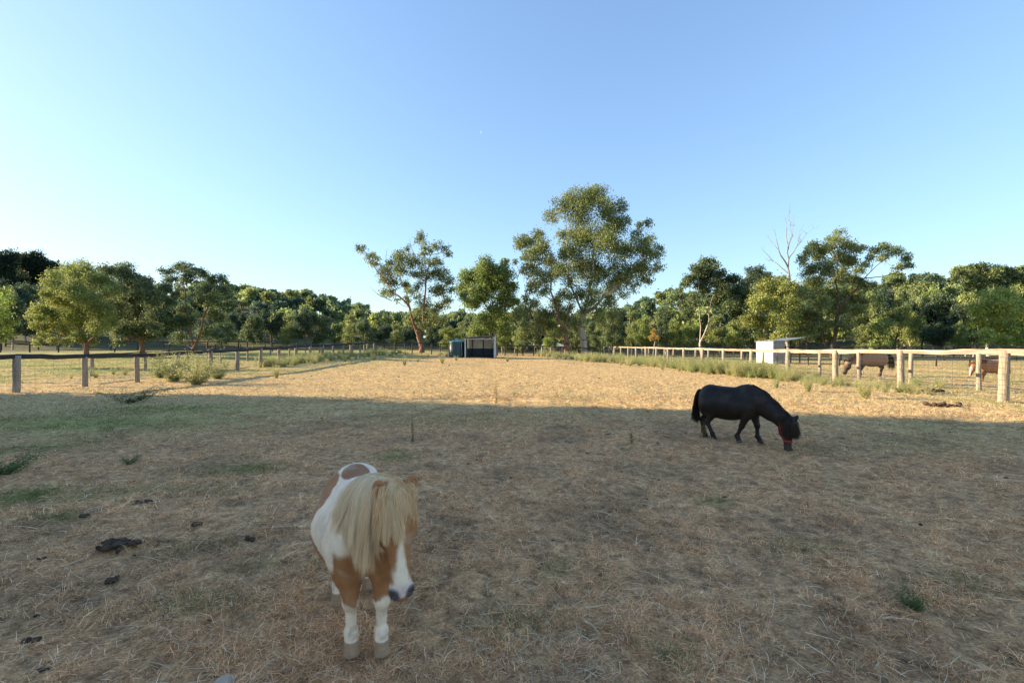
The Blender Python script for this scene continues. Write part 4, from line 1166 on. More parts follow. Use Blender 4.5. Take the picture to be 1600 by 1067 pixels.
def black_pony():
    H = .90
    P = dict(lo=(-.66, -.56, -.03), hi=(1.05, .34, 1.0), bx=(.24, .0, -.28), wid=1.0,
             fr=[(.27, -.09, .43), (.20, -.085, .25), (.13, -.08, .09), (.165, -.08, .022)],
             fl=[(.33, .09, .43), (.38, .075, .26), (.385, .07, .095), (.43, .07, .022)],
             hr=[(-.21, -.10, .44), (-.31, -.08, .26), (-.235, -.075, .09), (-.205, -.075, .022)],
             hl=[(-.30, .10, .44), (-.44, .08, .27), (-.42, .08, .09), (-.385, .08, .022)],
             neck=[((.28, 0, .68), .20, 1.45), ((.43, -.04, .63), .175, 1.5), ((.60, -.11, .53), .14, 1.55), ((.76, -.20, .425), .11, 1.4), ((.83, -.235, .385), .085, 1.2)],
             mz=.8, HL=.455, poll=(.865, -.25, .425), ha=(.05, -.20, -.90), hn=(.66, -.75, .12), ear=(-.17, .0, .30))
    h = .0095
    S, Hp, ax = build_horse_sdf(H, h, P)
    V, Fq = S.mesh(); x, y, z = V.T
    n_ = fbm(x * 7, z * 9 + y * 4, 3)[:, None]
    c = np.array([.010, .008, .007]) * (1 - n_) + np.array([.028, .019, .014]) * n_
    n2_ = smooth(.5, .75, fbm(x * 4 + 9, z * 5 + y * 3, 4))[:, None]; c = c * (1 - .6 * n2_) + np.array([.05, .034, .024]) * .6 * n2_
    rel = (V - np.array(P['poll'])) / P['HL']; ha = rel @ ax[0]
    mz = (sm(.3, .6, ha) * (x > .7) * (z < .3))[:, None]
    c = c * (1 - mz) + np.array([.04, .026, .018]) * mz
    c = c * (1 - .6 * sm(.05, .04, z)[:, None]) + np.array([.05, .045, .04]) * .6 * sm(.05, .04, z)[:, None]
    f = np.array([.762, -.647]); ang = math.atan2(f[1], f[0]); ox, oy = 3.44, 7.2
    root = thing('pony', (ox, oy, gz1(ox, oy) + .008), 'black pony with a red halter grazing in side view', 'pony', rz=ang)
    link('body', mesh_np('body', V, Fq, c, True), M['coat_black'], root)
    fur_mesh('coat_hair', S, V, Fq, c, 42000, .016, .0026, M['hair'], root, (-.6, 0, -.6))
    for s_ in (-1, 1):
        uv_sphere('eye', Hp(.345, -.085, s_ * .165), .038 * P['HL'], M['eye'], root)
    rg = np.random.default_rng(9)
    pal = np.array([(.008, .006, .005), (.016, .011, .009), (.032, .020, .014), (.09, .05, .03)])

    def lock(name, n, roots, d0, steps, length, gf, offr, wid=.003, cn=40, amt=.45, brown=0.):
        order = np.argsort(roots[:, 0] + roots[:, 1] * .7 + rg.normal(0, .012, n)); cl = np.zeros(n, int); cl[order] = np.arange(n) * cn // n
        d = S.sample(roots); G = S.grad(roots); roots = roots - G * (d + .004)[:, None]
        T = strands(S, roots, d0, steps, length / steps, gf, rg.uniform(*offr, n), .07, cl, amt, rg)
        tone = pal[rg.integers(0, 3 if not brown else 4, n)]
        return hair_mesh(name, S, T, rg.uniform(.6, 1.3, n) * wid, tone, M['hair'], root)
    cr = np.array([(.34, 0, .90), (.50, -.06, .80), (.66, -.14, .66), (.80, -.215, .52), (.87, -.245, .44)])
    n = 4200; t = rg.random(n) * 4; i = np.minimum(t.astype(int), 3); r = cr[i] + (cr[i + 1] - cr[i]) * (t - i)[:, None] + rg.normal(0, .008, (n, 3))
    side = np.where(rg.random(n) < .75, -1, 1)
    ln = rg.uniform(.05, .12, n) + .16 * (t / 4) ** 2
    lock('mane', n, r, np.stack([rg.normal(.5, .2, n), side * rg.uniform(.1, .6, n), rg.uniform(-.3, .0, n)], 1), 16, ln, .35, (.002, .012), brown=1)
    n = 4200; r = np.array([.875, -.26, .43]) + rg.normal(0, 1, (n, 3)) * [.025, .03, .015]
    lock('forelock', n, r, np.stack([rg.uniform(-.1, 1.0, n), rg.uniform(-1.0, .1, n), rg.uniform(-.4, .0, n)], 1), 18, rg.uniform(.14, .34, n), .28, (.003, .022), cn=30, brown=1)
    n = 3400; r = np.array([-.28 - .20 * H, 0, .80 * H]) + rg.normal(0, 1, (n, 3)) * [.015, .025, .03]
    lock('tail', n, r, np.stack([rg.uniform(-1, -.5, n), rg.normal(0, .2, n), rg.uniform(-.6, .0, n)], 1), 22, rg.uniform(.38, .52, n), .42, (.002, .03), wid=.0035, cn=22, amt=.3)
    # red halter: noseband, cheek straps, crown strap (a ring round the head each)
    def band(a0, a1, tilt, w, name='strap'):
        vs = []; fs = []; m = 28
        L = P['HL']
        for k in range(m):
            q = 2 * math.pi * k / m
            dr = math.cos(q) * ax[1] + math.sin(q) * ax[2]
            av = a0 + (a1 - a0) * (.5 - .5 * math.cos(q))
            c0 = np.array(P['poll']) + (ax[0] * av - ax[1] * .14) * L
            t = np.linspace(0, .35 * L, 60); pts = c0 + dr * t[:, None]; v = S.sample(pts)
            j = int(np.argmax(v > 0)); p = pts[j]
            for da, do in ((-w / 2, .003), (w / 2, .003), (w / 2, .007), (-w / 2, .007)):
                vs.append(p + ax[0] * da + dr * do)
        for k in range(m):
            a = k * 4; b = ((k + 1) % m) * 4
            for e in range(4):
                fs.append((a + e, a + (e + 1) % 4, b + (e + 1) % 4, b + e))
        return vs, fs
    hroot = thing('halter', tuple(root.location), 'red webbing halter worn by the black pony', 'halter', rz=ang)
    b = MB(); b.add(*band(.66, .60, 0, .018)); b.build('noseband', M['strap'], hroot)
    b = MB()
    for s_ in (-1, 1):
        b = MB(); pts = []
        for t in np.linspace(0, 1, 9):
            a_, n0, s0 = .10 + t * .56, -.16, s_ * .4
            c0 = Hp(a_, n0, 0); dr = ax[2] * s_; tt = np.linspace(0, .3 * P['HL'], 60); q = c0 + dr * tt[:, None]
            pts.append(q[int(np.argmax(S.sample(q) > 0))] + dr * .005)
        b.tube(pts, .006, 6)
        b.build('cheek_strap', M['strap'], hroot)
    c0 = Hp(.66, -.2, 0); tt = np.linspace(0, .3 * P['HL'], 60)
    for s_ in (-1, 1):
        b = MB()
        pp = c0 + ax[2] * s_ * tt[:, None]; p = pp[int(np.argmax(S.sample(pp) > 0))] + ax[2] * s_ * .006
        b.tube([p + .014 * (math.cos(a) * ax[0] + math.sin(a) * ax[1]) for a in np.linspace(0, 2 * math.pi, 13)], .0025, 5, False)
        b.build('halter_ring', M['ring'], hroot)
    return root


def far_horse(H, px, d, heading, neckz, label, ctop, clow, blaze=False):
    K = H / .9
    s = lambda q: tuple(np.array(q) * K)
    nz_ = neckz
    P = dict(lo=s((-.72, -.34, -.03)), hi=s((1.25, .34, 1.25)), bx=tuple(np.array((.26, .0, -.30)) * K), wid=.9,
             fr=[s((.30, -.09, .43)), s((.33, -.085, .27)), s((.30, -.08, .09)), s((.33, -.08, .022))], fl=[s((.33, .09, .43)), s((.42, .075, .26)), s((.48, .07, .095)), s((.51, .07, .022))],
             hr=[s((-.23, -.10, .44)), s((-.40, -.08, .29)), s((-.38, -.075, .09)), s((-.35, -.075, .022))], hl=[s((-.20, .10, .44)), s((-.30, .08, .29)), s((-.22, .08, .09)), s((-.19, .08, .022))],
             neck=[(s((.30, 0, .68)), .19 * K, 1.5), (s((.50, 0, .66 + nz_ * .4)), .15 * K, 1.6), (s((.68, 0, .60 + nz_ * .8)), .11 * K, 1.6), (s((.80, 0, .54 + nz_)), .085 * K, 1.3)],
             HL=.40 * K, poll=s((.84, 0, .56 + nz_)), ha=(.35, 0, -.9), hn=(1, 0, .3))
    S, Hp, ax = build_horse_sdf(H, .022 * K, P)
    V, Fq = S.mesh(); z = V[:, 2] / K; t = sm(.5, .3, z)[:, None]
    c = np.array(ctop) * (1 - t) + np.array(clow) * t
    if blaze:
        rel = (V - np.array(P['poll'])) / P['HL']; m = ((rel @ ax[0] > .15) & (np.abs(rel @ ax[2]) < .045) & (rel @ ax[1] > -.14) & (V[:, 0] > .7 * K))[:, None]
        c = np.where(m, np.array([.7, .66, .6]), c)
    x = X(px, d)
    root = thing('horse', (x, d, gz1(x, d)), label, 'horse', rz=heading)
    link('body', mesh_np('body', V, Fq, c, True), M['coat'], root)
    rg = np.random.default_rng(3)
    n = 500; r = np.array(s((-.30 - .2, 0, .72))) + rg.normal(0, 1, (n, 3)) * .02
    dk = np.array(clow)[None] * .6
    T = strands(S, r, np.stack([rg.uniform(-1, -.5, n), rg.normal(0, .2, n), rg.uniform(-.1, .3, n)], 1), 14, rg.uniform(.4, .6, n) * K / 14, .25, rg.uniform(.01, .05, n), .07, None, 0, rg)
    hair_mesh('tail', S, T, rg.uniform(.01, .02, n), np.repeat(dk, n, 0), M['hair'], root)
    a = np.array(s((.36, 0, .9))); b_ = np.array(s((.84, 0, .66 + nz_))); t = rg.random((n, 1)); r = a + (b_ - a) * t; dd = S.sample(r); G = S.grad(r); r = r - G * dd[:, None]
    T = strands(S, r, np.stack([rg.normal(0, .2, n), rg.choice([-1, 1], n) * .5, rg.uniform(0, .3, n)], 1), 10, rg.uniform(.15, .25, n) * K / 10, .25, rg.uniform(.01, .04, n), .07, None, 0, rg)
    hair_mesh('mane', S, T, rg.uniform(.01, .02, n), np.repeat(dk, n, 0), M['hair'], root)


def horses():
    coat_materials()
    paint_pony(); black_pony()
    far_horse(1.50, 1362, 24.5, math.radians(184), -.10, 'big brown horse with dark legs grazing beyond the right hand fences', (.30, .18, .10), (.06, .04, .028))
    far_horse(1.05, 1549, 20.8, math.radians(186), .06, 'smaller chestnut horse with a white face near the right edge', (.36, .15, .06), (.20, .09, .04), True)
# ------------------------------------------------------------------ fences
def netting(pts, heights, spacing, r=.0022, rv=None, zig=False):
    """horizontal wires through the posts and uprights between them"""
    b = MB()
    for hh in heights:
        segs = [(p[0], p[1], p[2] + hh) for p in pts]
        b.tube(segs, r, 4, False)
    for i in range(len(pts) - 1):
        a, c = np.array(pts[i]), np.array(pts[i + 1]); L = np.linalg.norm((c - a)[:2]); n = max(1, int(L / spacing))
        for k in range(n):
            p = a + (c - a) * (k + .5) / n
            b.tube([p + (0, 0, heights[0]), p + (0, 0, heights[-1])], rv or r * .7, 3, False)
    return b


def post_mesh(h, r, lean=0, n=12, seed=0):
    rg = random.Random(seed); pts = []; rad = []
    for k in range(6):
        t = k / 5; pts.append((lean * t + rg.uniform(-.006, .006), rg.uniform(-.006, .006), -.25 + (h + .25) * t)); rad.append(r * (1.06 - .08 * t) * rg.uniform(.97, 1.03))
    pts.append((pts[-1][0], pts[-1][1], h + .006)); rad.append(r * .8)
    b = MB(); b.tube(pts, rad, n); return b


def fence(name, label, pts, h, r, pmat, rail=None, rmat=None, wires=(.08, .28, .48, .68, .88, 1.08), sp=.3, wr=.0025, off=(0, 0), tops=None, group='paddock fences', jit=0, wside=None):
    """pts: post foot positions (x,y); rail=(radius, kind)"""
    P3 = [(x, y, gz1(x, y)) for x, y in pts]
    b0 = P3[0]
    root = thing(name, b0, label, 'fence', group)
    rel = [(p[0] - b0[0], p[1] - b0[1], p[2] - b0[2]) for p in P3]
    hs = [h + (tops[i] if tops is not None else 0) for i in range(len(rel))]
    for i, p in enumerate(rel):
        rg = random.Random(i * 7 + len(pts))
        m = post_mesh(hs[i] + rg.uniform(-jit, jit), r * rg.uniform(.92, 1.08), rg.uniform(-.045, .045), 12 if P3[i][1] < 35 else 7, i)
        m.build('post', pmat, root, True, p)
    if rail:
        rr, kind = rail
        for i in range(len(rel) - 1):
            a, c = np.array(rel[i]), np.array(rel[i + 1]); m = MB()
            ta, tb = hs[i] - rr * .3, hs[i + 1] - rr * .3
            rg = random.Random(i * 3 + 1); n = 6; q = []; ra = []
            for k in range(n + 1):
                t = k / n; t2 = -.012 + 1.024 * t if False else t
                e = a + (c - a) * t2; q.append((e[0] + off[0], e[1] + off[1], e[2] + ta + (tb - ta) * t - .02 * math.sin(math.pi * t) * rg.uniform(0, 2))); ra.append(rr * (1.05 - .1 * t) * rg.uniform(.95, 1.05))
            if kind == 'round': m.tube(q, ra, 10)
            else:
                vs = []; fs = []
                u = nrm(np.array([-(c - a)[1], (c - a)[0], 0]))
                for k, (p, w) in enumerate(zip(q, ra)):
                    p = np.array(p)
                    for sx, sz in ((-1, -1), (1, -1), (1, 1), (-1, 1)):
                        vs.append(p + u * sx * w * .35 + np.array([0, 0, sz * w]))
                for k in range(n):
                    for e in range(4): fs.append((k * 4 + e, k * 4 + (e + 1) % 4, k * 4 + 4 + (e + 1) % 4, k * 4 + 4 + e))
                fs.append((3, 2, 1, 0)); fs.append(tuple(n * 4 + e for e in range(4))); m.add(vs, fs)
            m.build('rail', rmat, root, kind == 'round')
    if wires:
        wo = wside or (0, 0)
        wp = [(p[0] + wo[0], p[1] + wo[1], p[2]) for p in rel]
        netting(wp, [w for w in wires if w < h], sp, wr).build('wire_netting', M['wire'], root)
    return root


def fences():
    # near right fence, parallel to the view
    k = 13.36; pts = [(k, k * q) for q in [.926 - .247, .926, 1.1696, 1.405, 1.650, 1.8986, 2.148, 2.394, 2.643, 2.919, 3.160, 3.41, 3.664, 3.917, 4.182, 4.444, 4.708, 4.973]]
    tops = [0, 0, 0, .0, 0.02, .03, .05, .06, .08, .10, .12, .13, .15, .17, .19, .2, .2, .2]
    fence('paddock_fence', 'nearest right hand fence with thick pale timber posts, wood rail and mesh', pts, 1.40, .105, M['post'], (.062, 'plank'), M['rail_pale'], tops=tops, off=(0, 0), sp=.15, jit=.0,
          wires=(.10, .22, .34, .46, .60, .76, .92, 1.08, 1.22), wside=(-.12, 0), wr=.0025)
    # second right fence
    k = 16.4; q = .974 - .168; pts = [(k, k * (q + .168 * i)) for i in range(19)]
    tops = [.02 * max(0, i - 6) for i in range(19)]
    fence('paddock_fence', 'slimmer second fence running behind the nearest right hand one', pts, 1.33, .075, M['post'], (.05, 'plank'), M['rail_pale'], tops=tops, sp=.25,
          wires=(.10, .25, .4, .56, .74, .92, 1.1), wside=(-.085, 0), wr=.0025)
    # far fence behind the right paddock
    pts = [(18 + 3.6 * i, 58 - .55 * i) for i in range(13)]
    fence('paddock_fence', 'distant dark rail fence in front of the trees right of the white shed', pts, 1.65, .07, M['post_dark'], (.05, 'round'), M['rail_dark'], sp=.8, wr=.004)
    pts = [(17.6 + 2.4 * i, 39 - .30 * i) for i in range(16)]
    fence('paddock_fence', 'low mesh fence with small dark posts across the right paddock', pts, 1.05, .05, M['post_dark'], None, None, sp=.5, wires=(.1, .22, .34, .46, .58, .7, .82, .94), wr=.005)
    # near left fence
    k = 17.0; pts = [(-k, k * (.9174 + .1484 * i)) for i in range(-1, 17)]
    fence('paddock_fence', 'near left hand fence with grey round posts under a black rail', pts, 1.25, .10, M['post_grey'], (.09, 'round'), M['rail_dark'], sp=.2,
          wires=(.10, .24, .4, .56, .72, .88, 1.04), wside=(.11, 0), wr=.0022)
    # second left fence
    pts = [(-22, 22 * (.924 ** -1 + .16 * i)) for i in range(-1, 9)]
    fence('paddock_fence', 'second left hand fence behind the near one, thin posts and wires', pts, 1.15, .075, M['post_grey'], (.03, 'round'), M['rail_dark'], sp=.4, wr=.003)
    # far left fences on the slope
    pts = [(-78 + 3.2 * i, 56 + .5 * i) for i in range(16)]
    fence('paddock_fence', 'far left fence with black posts below the broad yellow green tree', pts, 1.4, .08, M['post_dark'], (.06, 'round'), M['rail_dark'], sp=1, wr=.005)
    pts = [(-118 + 5 * i, 90 + .6 * i) for i in range(15)]
    fence('paddock_fence', 'farthest left fence on the grassy slope under the pines', pts, 1.4, .09, M['post_dark'], (.05, 'round'), M['rail_dark'], sp=2, wr=.006)
    # back fence
    xs = [-17.3, -14.3]
    bk = [(X(px, d), d) for px, d in [(617, 56), (633, 56.3), (644, 56.6), (659, 57), (674.5, 57.4), (688, 57.8), (703, 58.2), (718, 58.6), (733, 59), (748, 59.4), (763, 59.8), (777, 60.2), (789, 60.5), (808, 61), (817, 61.3), (834, 61.8), (847, 62.3), (868, 63), (876, 63.3), (895, 64), (905, 64.3), (920, 65), (934, 66)]]
    fence('paddock_fence', 'back fence with black rail running behind the tank and shelter', bk, 1.35, .075, M['post_dark'], (.055, 'round'), M['rail_dark'], sp=.5, wr=.004)
    # gate in the left back corner
    a = np.array([X(582, 55), 55.2]); c = np.array([X(615, 56), 56.0]); z0 = gz1(*a)
    root = thing('wire_gate', (a[0], a[1], z0), 'wire mesh gate closing the left back corner of the paddock', 'gate')
    L = np.linalg.norm(c - a); u = (c - a) / L
    b = MB(); pt = lambda t, z: (u[0] * L * t, u[1] * L * t, z)
    b.tube([pt(.02, .15), pt(.98, .15), pt(.98, 1.05), pt(.02, 1.05), pt(.02, .15)], .025, 6); b.tube([pt(.02, .15), pt(.98, 1.05)], .018, 6)
    b.build('gate_frame', M['wire'], root)
    netting([pt(.02, 0), pt(.98, 0)], [.2, .35, .5, .65, .8, .95], .3, .004).build('wire_netting', M['wire'], root)


# ------------------------------------------------------------------ shelter, tank, shed, house
def corrugated(name, c1, c2, rough=.5, metal=.0, scale=26, axis=(1, 1, 0), rust=None):
    m, nt, b, out = newmat(name); N = nt.nodes; L = nt.links
    tc = N.new('ShaderNodeTexCoord'); mp = N.new('ShaderNodeMapping'); L.new(tc.outputs['Object'], mp.inputs[0])
    w = N.new('ShaderNodeTexWave'); w.inputs['Scale'].default_value = scale / 6.28; w.bands_direction = 'X' if axis[0] else 'Z'
    L.new(mp.outputs[0], w.inputs['Vector'])
    n = N.new('ShaderNodeTexNoise'); n.inputs['Scale'].default_value = 2.5; n.inputs['Detail'].default_value = 6; L.new(mp.outputs[0], n.inputs['Vector'])
    r = N.new('ShaderNodeValToRGB'); r.color_ramp.elements[0].color = (*c1, 1); r.color_ramp.elements[1].color = (*c2, 1); r.color_ramp.elements[0].position = .35; r.color_ramp.elements[1].position = .65
    L.new(n.outputs[0], r.inputs[0]); L.new(r.outputs[0], b.inputs['Base Color'])
    bp = N.new('ShaderNodeBump'); bp.inputs['Strength'].default_value = .8; bp.inputs['Distance'].default_value = .03
    L.new(w.outputs[1], bp.inputs['Height']); L.new(bp.outputs[0], b.inputs['Normal'])
    b.inputs['Roughness'].default_value = rough; b.inputs['Metallic'].default_value = metal
    return m


def sheet(b, a, c, h0, h1a, h1c, n=26, amp=.018, th=.004):
    """corrugated wall sheet from a to c (xy), from z=h0 to tops h1a..h1c"""
    a = np.array(a, float); c = np.array(c, float); L = np.linalg.norm(c - a); u = (c - a) / L; w = np.array([-u[1], u[0]])
    vs = []; fs = []; m = n * 4
    for k in range(m + 1):
        t = k / m; o = amp * math.sin(2 * math.pi * t * n); p = a + u * L * t + w * o; ht = h1a + (h1c - h1a) * t
        q = p + w * th
        vs += [(p[0], p[1], h0), (p[0], p[1], ht), (q[0], q[1], ht), (q[0], q[1], h0)]
    for k in range(m):
        i = k * 4
        for e in range(4): fs.append((i + e, i + 4 + e, i + 4 + (e + 1) % 4, i + (e + 1) % 4))
    fs.append((0, 1, 2, 3)); fs.append((m * 4 + 3, m * 4 + 2, m * 4 + 1, m * 4)); b.add(vs, fs)


def buildings():
    teal = corrugated('painted_teal_steel', (.015, .055, .085), (.03, .085, .12), .5)
    pale = corrugated('pale_steel', (.66, .70, .68), (.80, .83, .80), .5)
    trim = noise_mat('trim_paint', (.42, .46, .50), (.55, .60, .64), 4, bump=.1)
    dark = noise_mat('dark_timber', (.03, .03, .03), (.07, .06, .055), 6, bump=.3)
    roofm = noise_mat('roof_steel', (.12, .12, .13), (.26, .26, .27), 2, rough=.45, bump=.1, metal=.4)
    white = corrugated('white_steel', (.70, .72, .74), (.84, .85, .86), .5)
    grey = noise_mat('grey_steel', (.22, .24, .26), (.34, .36, .38), 3, rough=.4, bump=.1, metal=.5)
    # open shelter
    d = 47.5; x0, x1 = X(726, d), X(774.5, d); W = x1 - x0; z = gz1((x0 + x1) / 2, d)
    fh, bh = Z(528.5, d) - z, Z(528.5, d) - z
    lh, rh = Z(528, d) - z, Z(525.5, d) - z
    root = thing('horse_shelter', (x0, d, z), 'open fronted teal and pale metal horse shelter at the back of the paddock', 'shelter')
    D = 2.6
    b = MB(); sheet(b, (0, D), (W, D), 1.02, lh - .1, rh - .12, 24); b.build('upper_back_wall', pale, root)
    b = MB(); sheet(b, (0.0, D + .03), (W, D + .03), 0, 1.06, 1.06, 24); b.build('lower_back_wall', teal, root)
    b = MB(); sheet(b, (.0, D - .03), (0, .12), 0, lh - .12, lh - .05, 16); b.build('side_wall', teal, root)
    b = MB(); sheet(b, (W, .12), (W, D - .03), 0, rh - .05, rh - .12, 16); b.build('side_wall', teal, root)
    for x, hh in ((.03, lh), (W - .16, rh)):
        b = MB(); b.box((x + .03, .03, hh / 2 - .03), (.13, .11, hh - .06)); b.build('front_post', trim, root)
    for x in (.62, W * .56):
        b = MB(); b.box((x, D - .09, .5 * lh), (.09, .08, lh - .1)); b.build('inner_post', dark, root)
    b = MB(); b.box((W / 2, -.005, lh - .11), (W - .30, .05, .13)); b.build('header_beam', grey, root)
    b = MB()
    for k in range(2):
        pass
    vs = [(-.12, -.15, lh), (W + .12, -.15, rh + .09), (W + .12, D + .15, rh + .02), (-.12, D + .15, lh - .05)]
    vs2 = [(a, b_, c + .05) for a, b_, c in vs]; b.add(vs + vs2, [(3, 2, 1, 0), (4, 5, 6, 7), (0, 1, 5, 4), (1, 2, 6, 5), (2, 3, 7, 6), (3, 0, 4, 7)]); b.build('roof', roofm, root)
    b = MB(); b.box((W * .6, D - .4, .18), (1.6, .5, .3)); b.build('feed_trough', dark, root)
    b = MB(); b.box((W - .03, -.06, rh / 2 + .08), (.10, .06, rh + .05)); b.build('corner_trim', trim, root)
    # tank
    tx = X(713.5, 48.5); ty = 48.9; tz = gz1(tx, ty); r = (727 - 700.5) / 2 / F * 48.5; hh = Z(533.5, 48.5) - tz
    root = thing('water_tank', (tx, ty, tz), 'round dark teal corrugated water tank beside the shelter', 'tank')
    vs = []; fs = []; n = 48; m = 60
    for k in range(m + 1):
        rr = r * (1 + .010 * math.sin(k / m * 2 * math.pi * 15))
        for j in range(n): vs.append((rr * math.cos(2 * math.pi * j / n), rr * math.sin(2 * math.pi * j / n), hh * k / m - .03))
    for k in range(m):
        for j in range(n): fs.append((k * n + j, k * n + (j + 1) % n, (k + 1) * n + (j + 1) % n, (k + 1) * n + j))
    tankm = noise_mat('tank_paint', (.008, .042, .052), (.014, .06, .07), 3, rough=.35, bump=.05, spec=.5)
    lid = noise_mat('tank_roof_paint', (.07, .19, .22), (.12, .27, .30), 3, rough=.35, bump=.05, spec=.5)
    b = MB(); b.add(vs, fs); b.build('wall', tankm, root, True)
    vs = [(0, 0, hh + .27)]; fs = []
    for j in range(n): vs.append((r * 1.03 * math.cos(2 * math.pi * j / n), r * 1.03 * math.sin(2 * math.pi * j / n), hh + .04 * (j % 4 == 0) * 0 + .0))
    for j in range(n): vs.append((r * 1.03 * math.cos(2 * math.pi * j / n), r * 1.03 * math.sin(2 * math.pi * j / n), hh - .05))
    for j in range(n): fs.append((0, 1 + j, 1 + (j + 1) % n)); fs.append((1 + j, 1 + n + j, 1 + n + (j + 1) % n, 1 + (j + 1) % n))
    b = MB(); b.add(vs, fs)
    for j in range(10):
        a = 2 * math.pi * j / 10; b.tube([(.12 * math.cos(a), .12 * math.sin(a), hh + .26), (r * math.cos(a), r * math.sin(a), hh + .02)], .02, 5)
    b.build('roof', lid, root)
    b = MB(); b.tube([(0, 0, hh + .2), (0, 0, hh + .33)], .17, 16); b.build('hatch', lid, root)
    b = MB(); b.tube([(r * .3, -r * .9, hh * .97), (r * .62, -r * .86, hh * .96), (r * .66, -r * .86, .1)], .03, 8); b.build('overflow_pipe', grey, root)
    # white shed right
    d = 43; x0, x1, x2 = X(1208, d), X(1226, d), X(1254, d); z = gz1(x1, d)
    root = thing('horse_shelter', (x0, d, z), 'white metal horse shed with a thin sloping roof in the right hand paddock', 'shed')
    w1 = x1 - x0; w2 = x2 - x0; h1 = Z(533, d) - z; h2 = Z(530, d) - z
    b = MB(); sheet(b, (0, 0), (w1, 0), 0, h1 - .04, h1 - .02, 12); b.build('front_wall', grey, root)  # front of the white shed; its shade is put in as the grey colour
    b = MB(); sheet(b, (w1 - .02, .02), (w1, 2.9), 0, h1 - .05, h1 - .05, 18); b.build('inner_wall', pale, root)
    b = MB(); sheet(b, (0, 3.0), (w2 - .3, 3.0), 0, h1 - .05, h2 - .05, 26); b.build('back_wall', pale, root)
    b = MB(); sheet(b, (0.0, 2.95), (0.0, .04), 0, h1 - .05, h1 - .05, 18); b.build('side_wall', white, root)
    for x, y in ((w2 - .2, .1), (w2 - .2, 2.9), (w2 - .2, 1.5)):
        b = MB(); b.box((x, y, h2 / 2), (.09, .09, h2 - .02)); b.build('roof_post', M['post_dark'], root)
    b = MB(); vs = [(-.05, -.2, h1), (w1, -.2, h1 + .01), (w2 + .1, -.2, h2 + .12), (-.05, 3.2, h1), (w1, 3.2, h1 + .01), (w2 + .1, 3.2, h2 + .12)]
    vs2 = [(a, c, e + .07) for a, c, e in vs]
    b.add(vs + vs2, [(0, 3, 4, 1), (1, 4, 5, 2), (6, 7, 10, 9), (7, 8, 11, 10), (0, 1, 7, 6), (1, 2, 8, 7), (2, 5, 11, 8), (5, 4, 10, 11), (4, 3, 9, 10), (3, 0, 6, 9)]); b.build('roof', grey, root)
    # low house in the trees behind
    d = 100; x0 = X(848, d); z = gz1(x0, d)
    root = thing('farm_shed', (x0, d, z), 'low pale farm shed half hidden by trunks behind the back fence', 'shed')
    w = X(880, d) - x0; hh = Z(541, d) - z; hr = Z(533, d) - z
    wm = noise_mat('weatherboard', (.40, .38, .34), (.52, .50, .45), 2, bump=.1); rm = noise_mat('shed_roof', (.30, .31, .31), (.42, .43, .42), 1, bump=.1)
    b = MB(); b.box((w / 2, 2.5, hh / 2), (w, 5, hh)); b.build('wall', wm, root)
    b = MB(); vs = [(-.4, -.4, hh), (w + .4, -.4, hh), (w + .4, 5.4, hh), (-.4, 5.4, hh), (1.2, 2.5, hr), (w - 1.2, 2.5, hr)]
    b.add(vs, [(0, 1, 5, 4), (2, 3, 4, 5), (1, 2, 5), (3, 0, 4), (3, 2, 1, 0)]); b.build('roof', rm, root)
    b = MB(); b.box((w * .3, -.02, hh * .45), (.9, .06, hh * .85)); b.build('door', noise_mat('red_door', (.2, .05, .03), (.3, .08, .05), 4), root)
    b = MB(); b.box((w * .7, -.02, hh * .6), (1.2, .06, hh * .4)); b.build('window', M['eye'] if 'eye' in M else dark, root)


# ------------------------------------------------------------------ weeds, bushes, manure
def weed_mesh(h, w, stems, pal, leaf=.035, lean=.5, dens=60, wl=.35):
    segs = []; P = []; Sz = []
    for s in range(stems):
        a = rng.uniform(0, 6.28); L = h * rng.uniform(.55, 1.05); sp = w * rng.uniform(.2, 1) * lean
        p = np.array([0, 0, -.02]); n = 5
        for k in range(1, n + 1):
            t = k / n; q = np.array([math.cos(a) * (w * .12 + sp * t ** 1.3), math.sin(a) * (w * .12 + sp * t ** 1.3), L * t]) + rng.normal(0, .012 * h, 3)
            segs.append((p, q, .004 * (1.3 - t) + .001, .004 * (1.1 - t) + .001))
            m = int(dens * L / n * 3)
            for _ in range(m):
                P.append(p + (q - p) * rng.random() + rng.normal(0, leaf * .9, 3)); Sz.append(leaf * rng.uniform(.6, 1.5) * (1.25 - .6 * t))
            p = q
    V, Fq, C = leaf_cards(np.array(P), np.array(Sz), pal, wl, -.2, .25)
    tv, tf = tubes_np(segs, 4)
    return (mesh_np('leaves', V, Fq, C), mesh_np('stem', tv, tf))


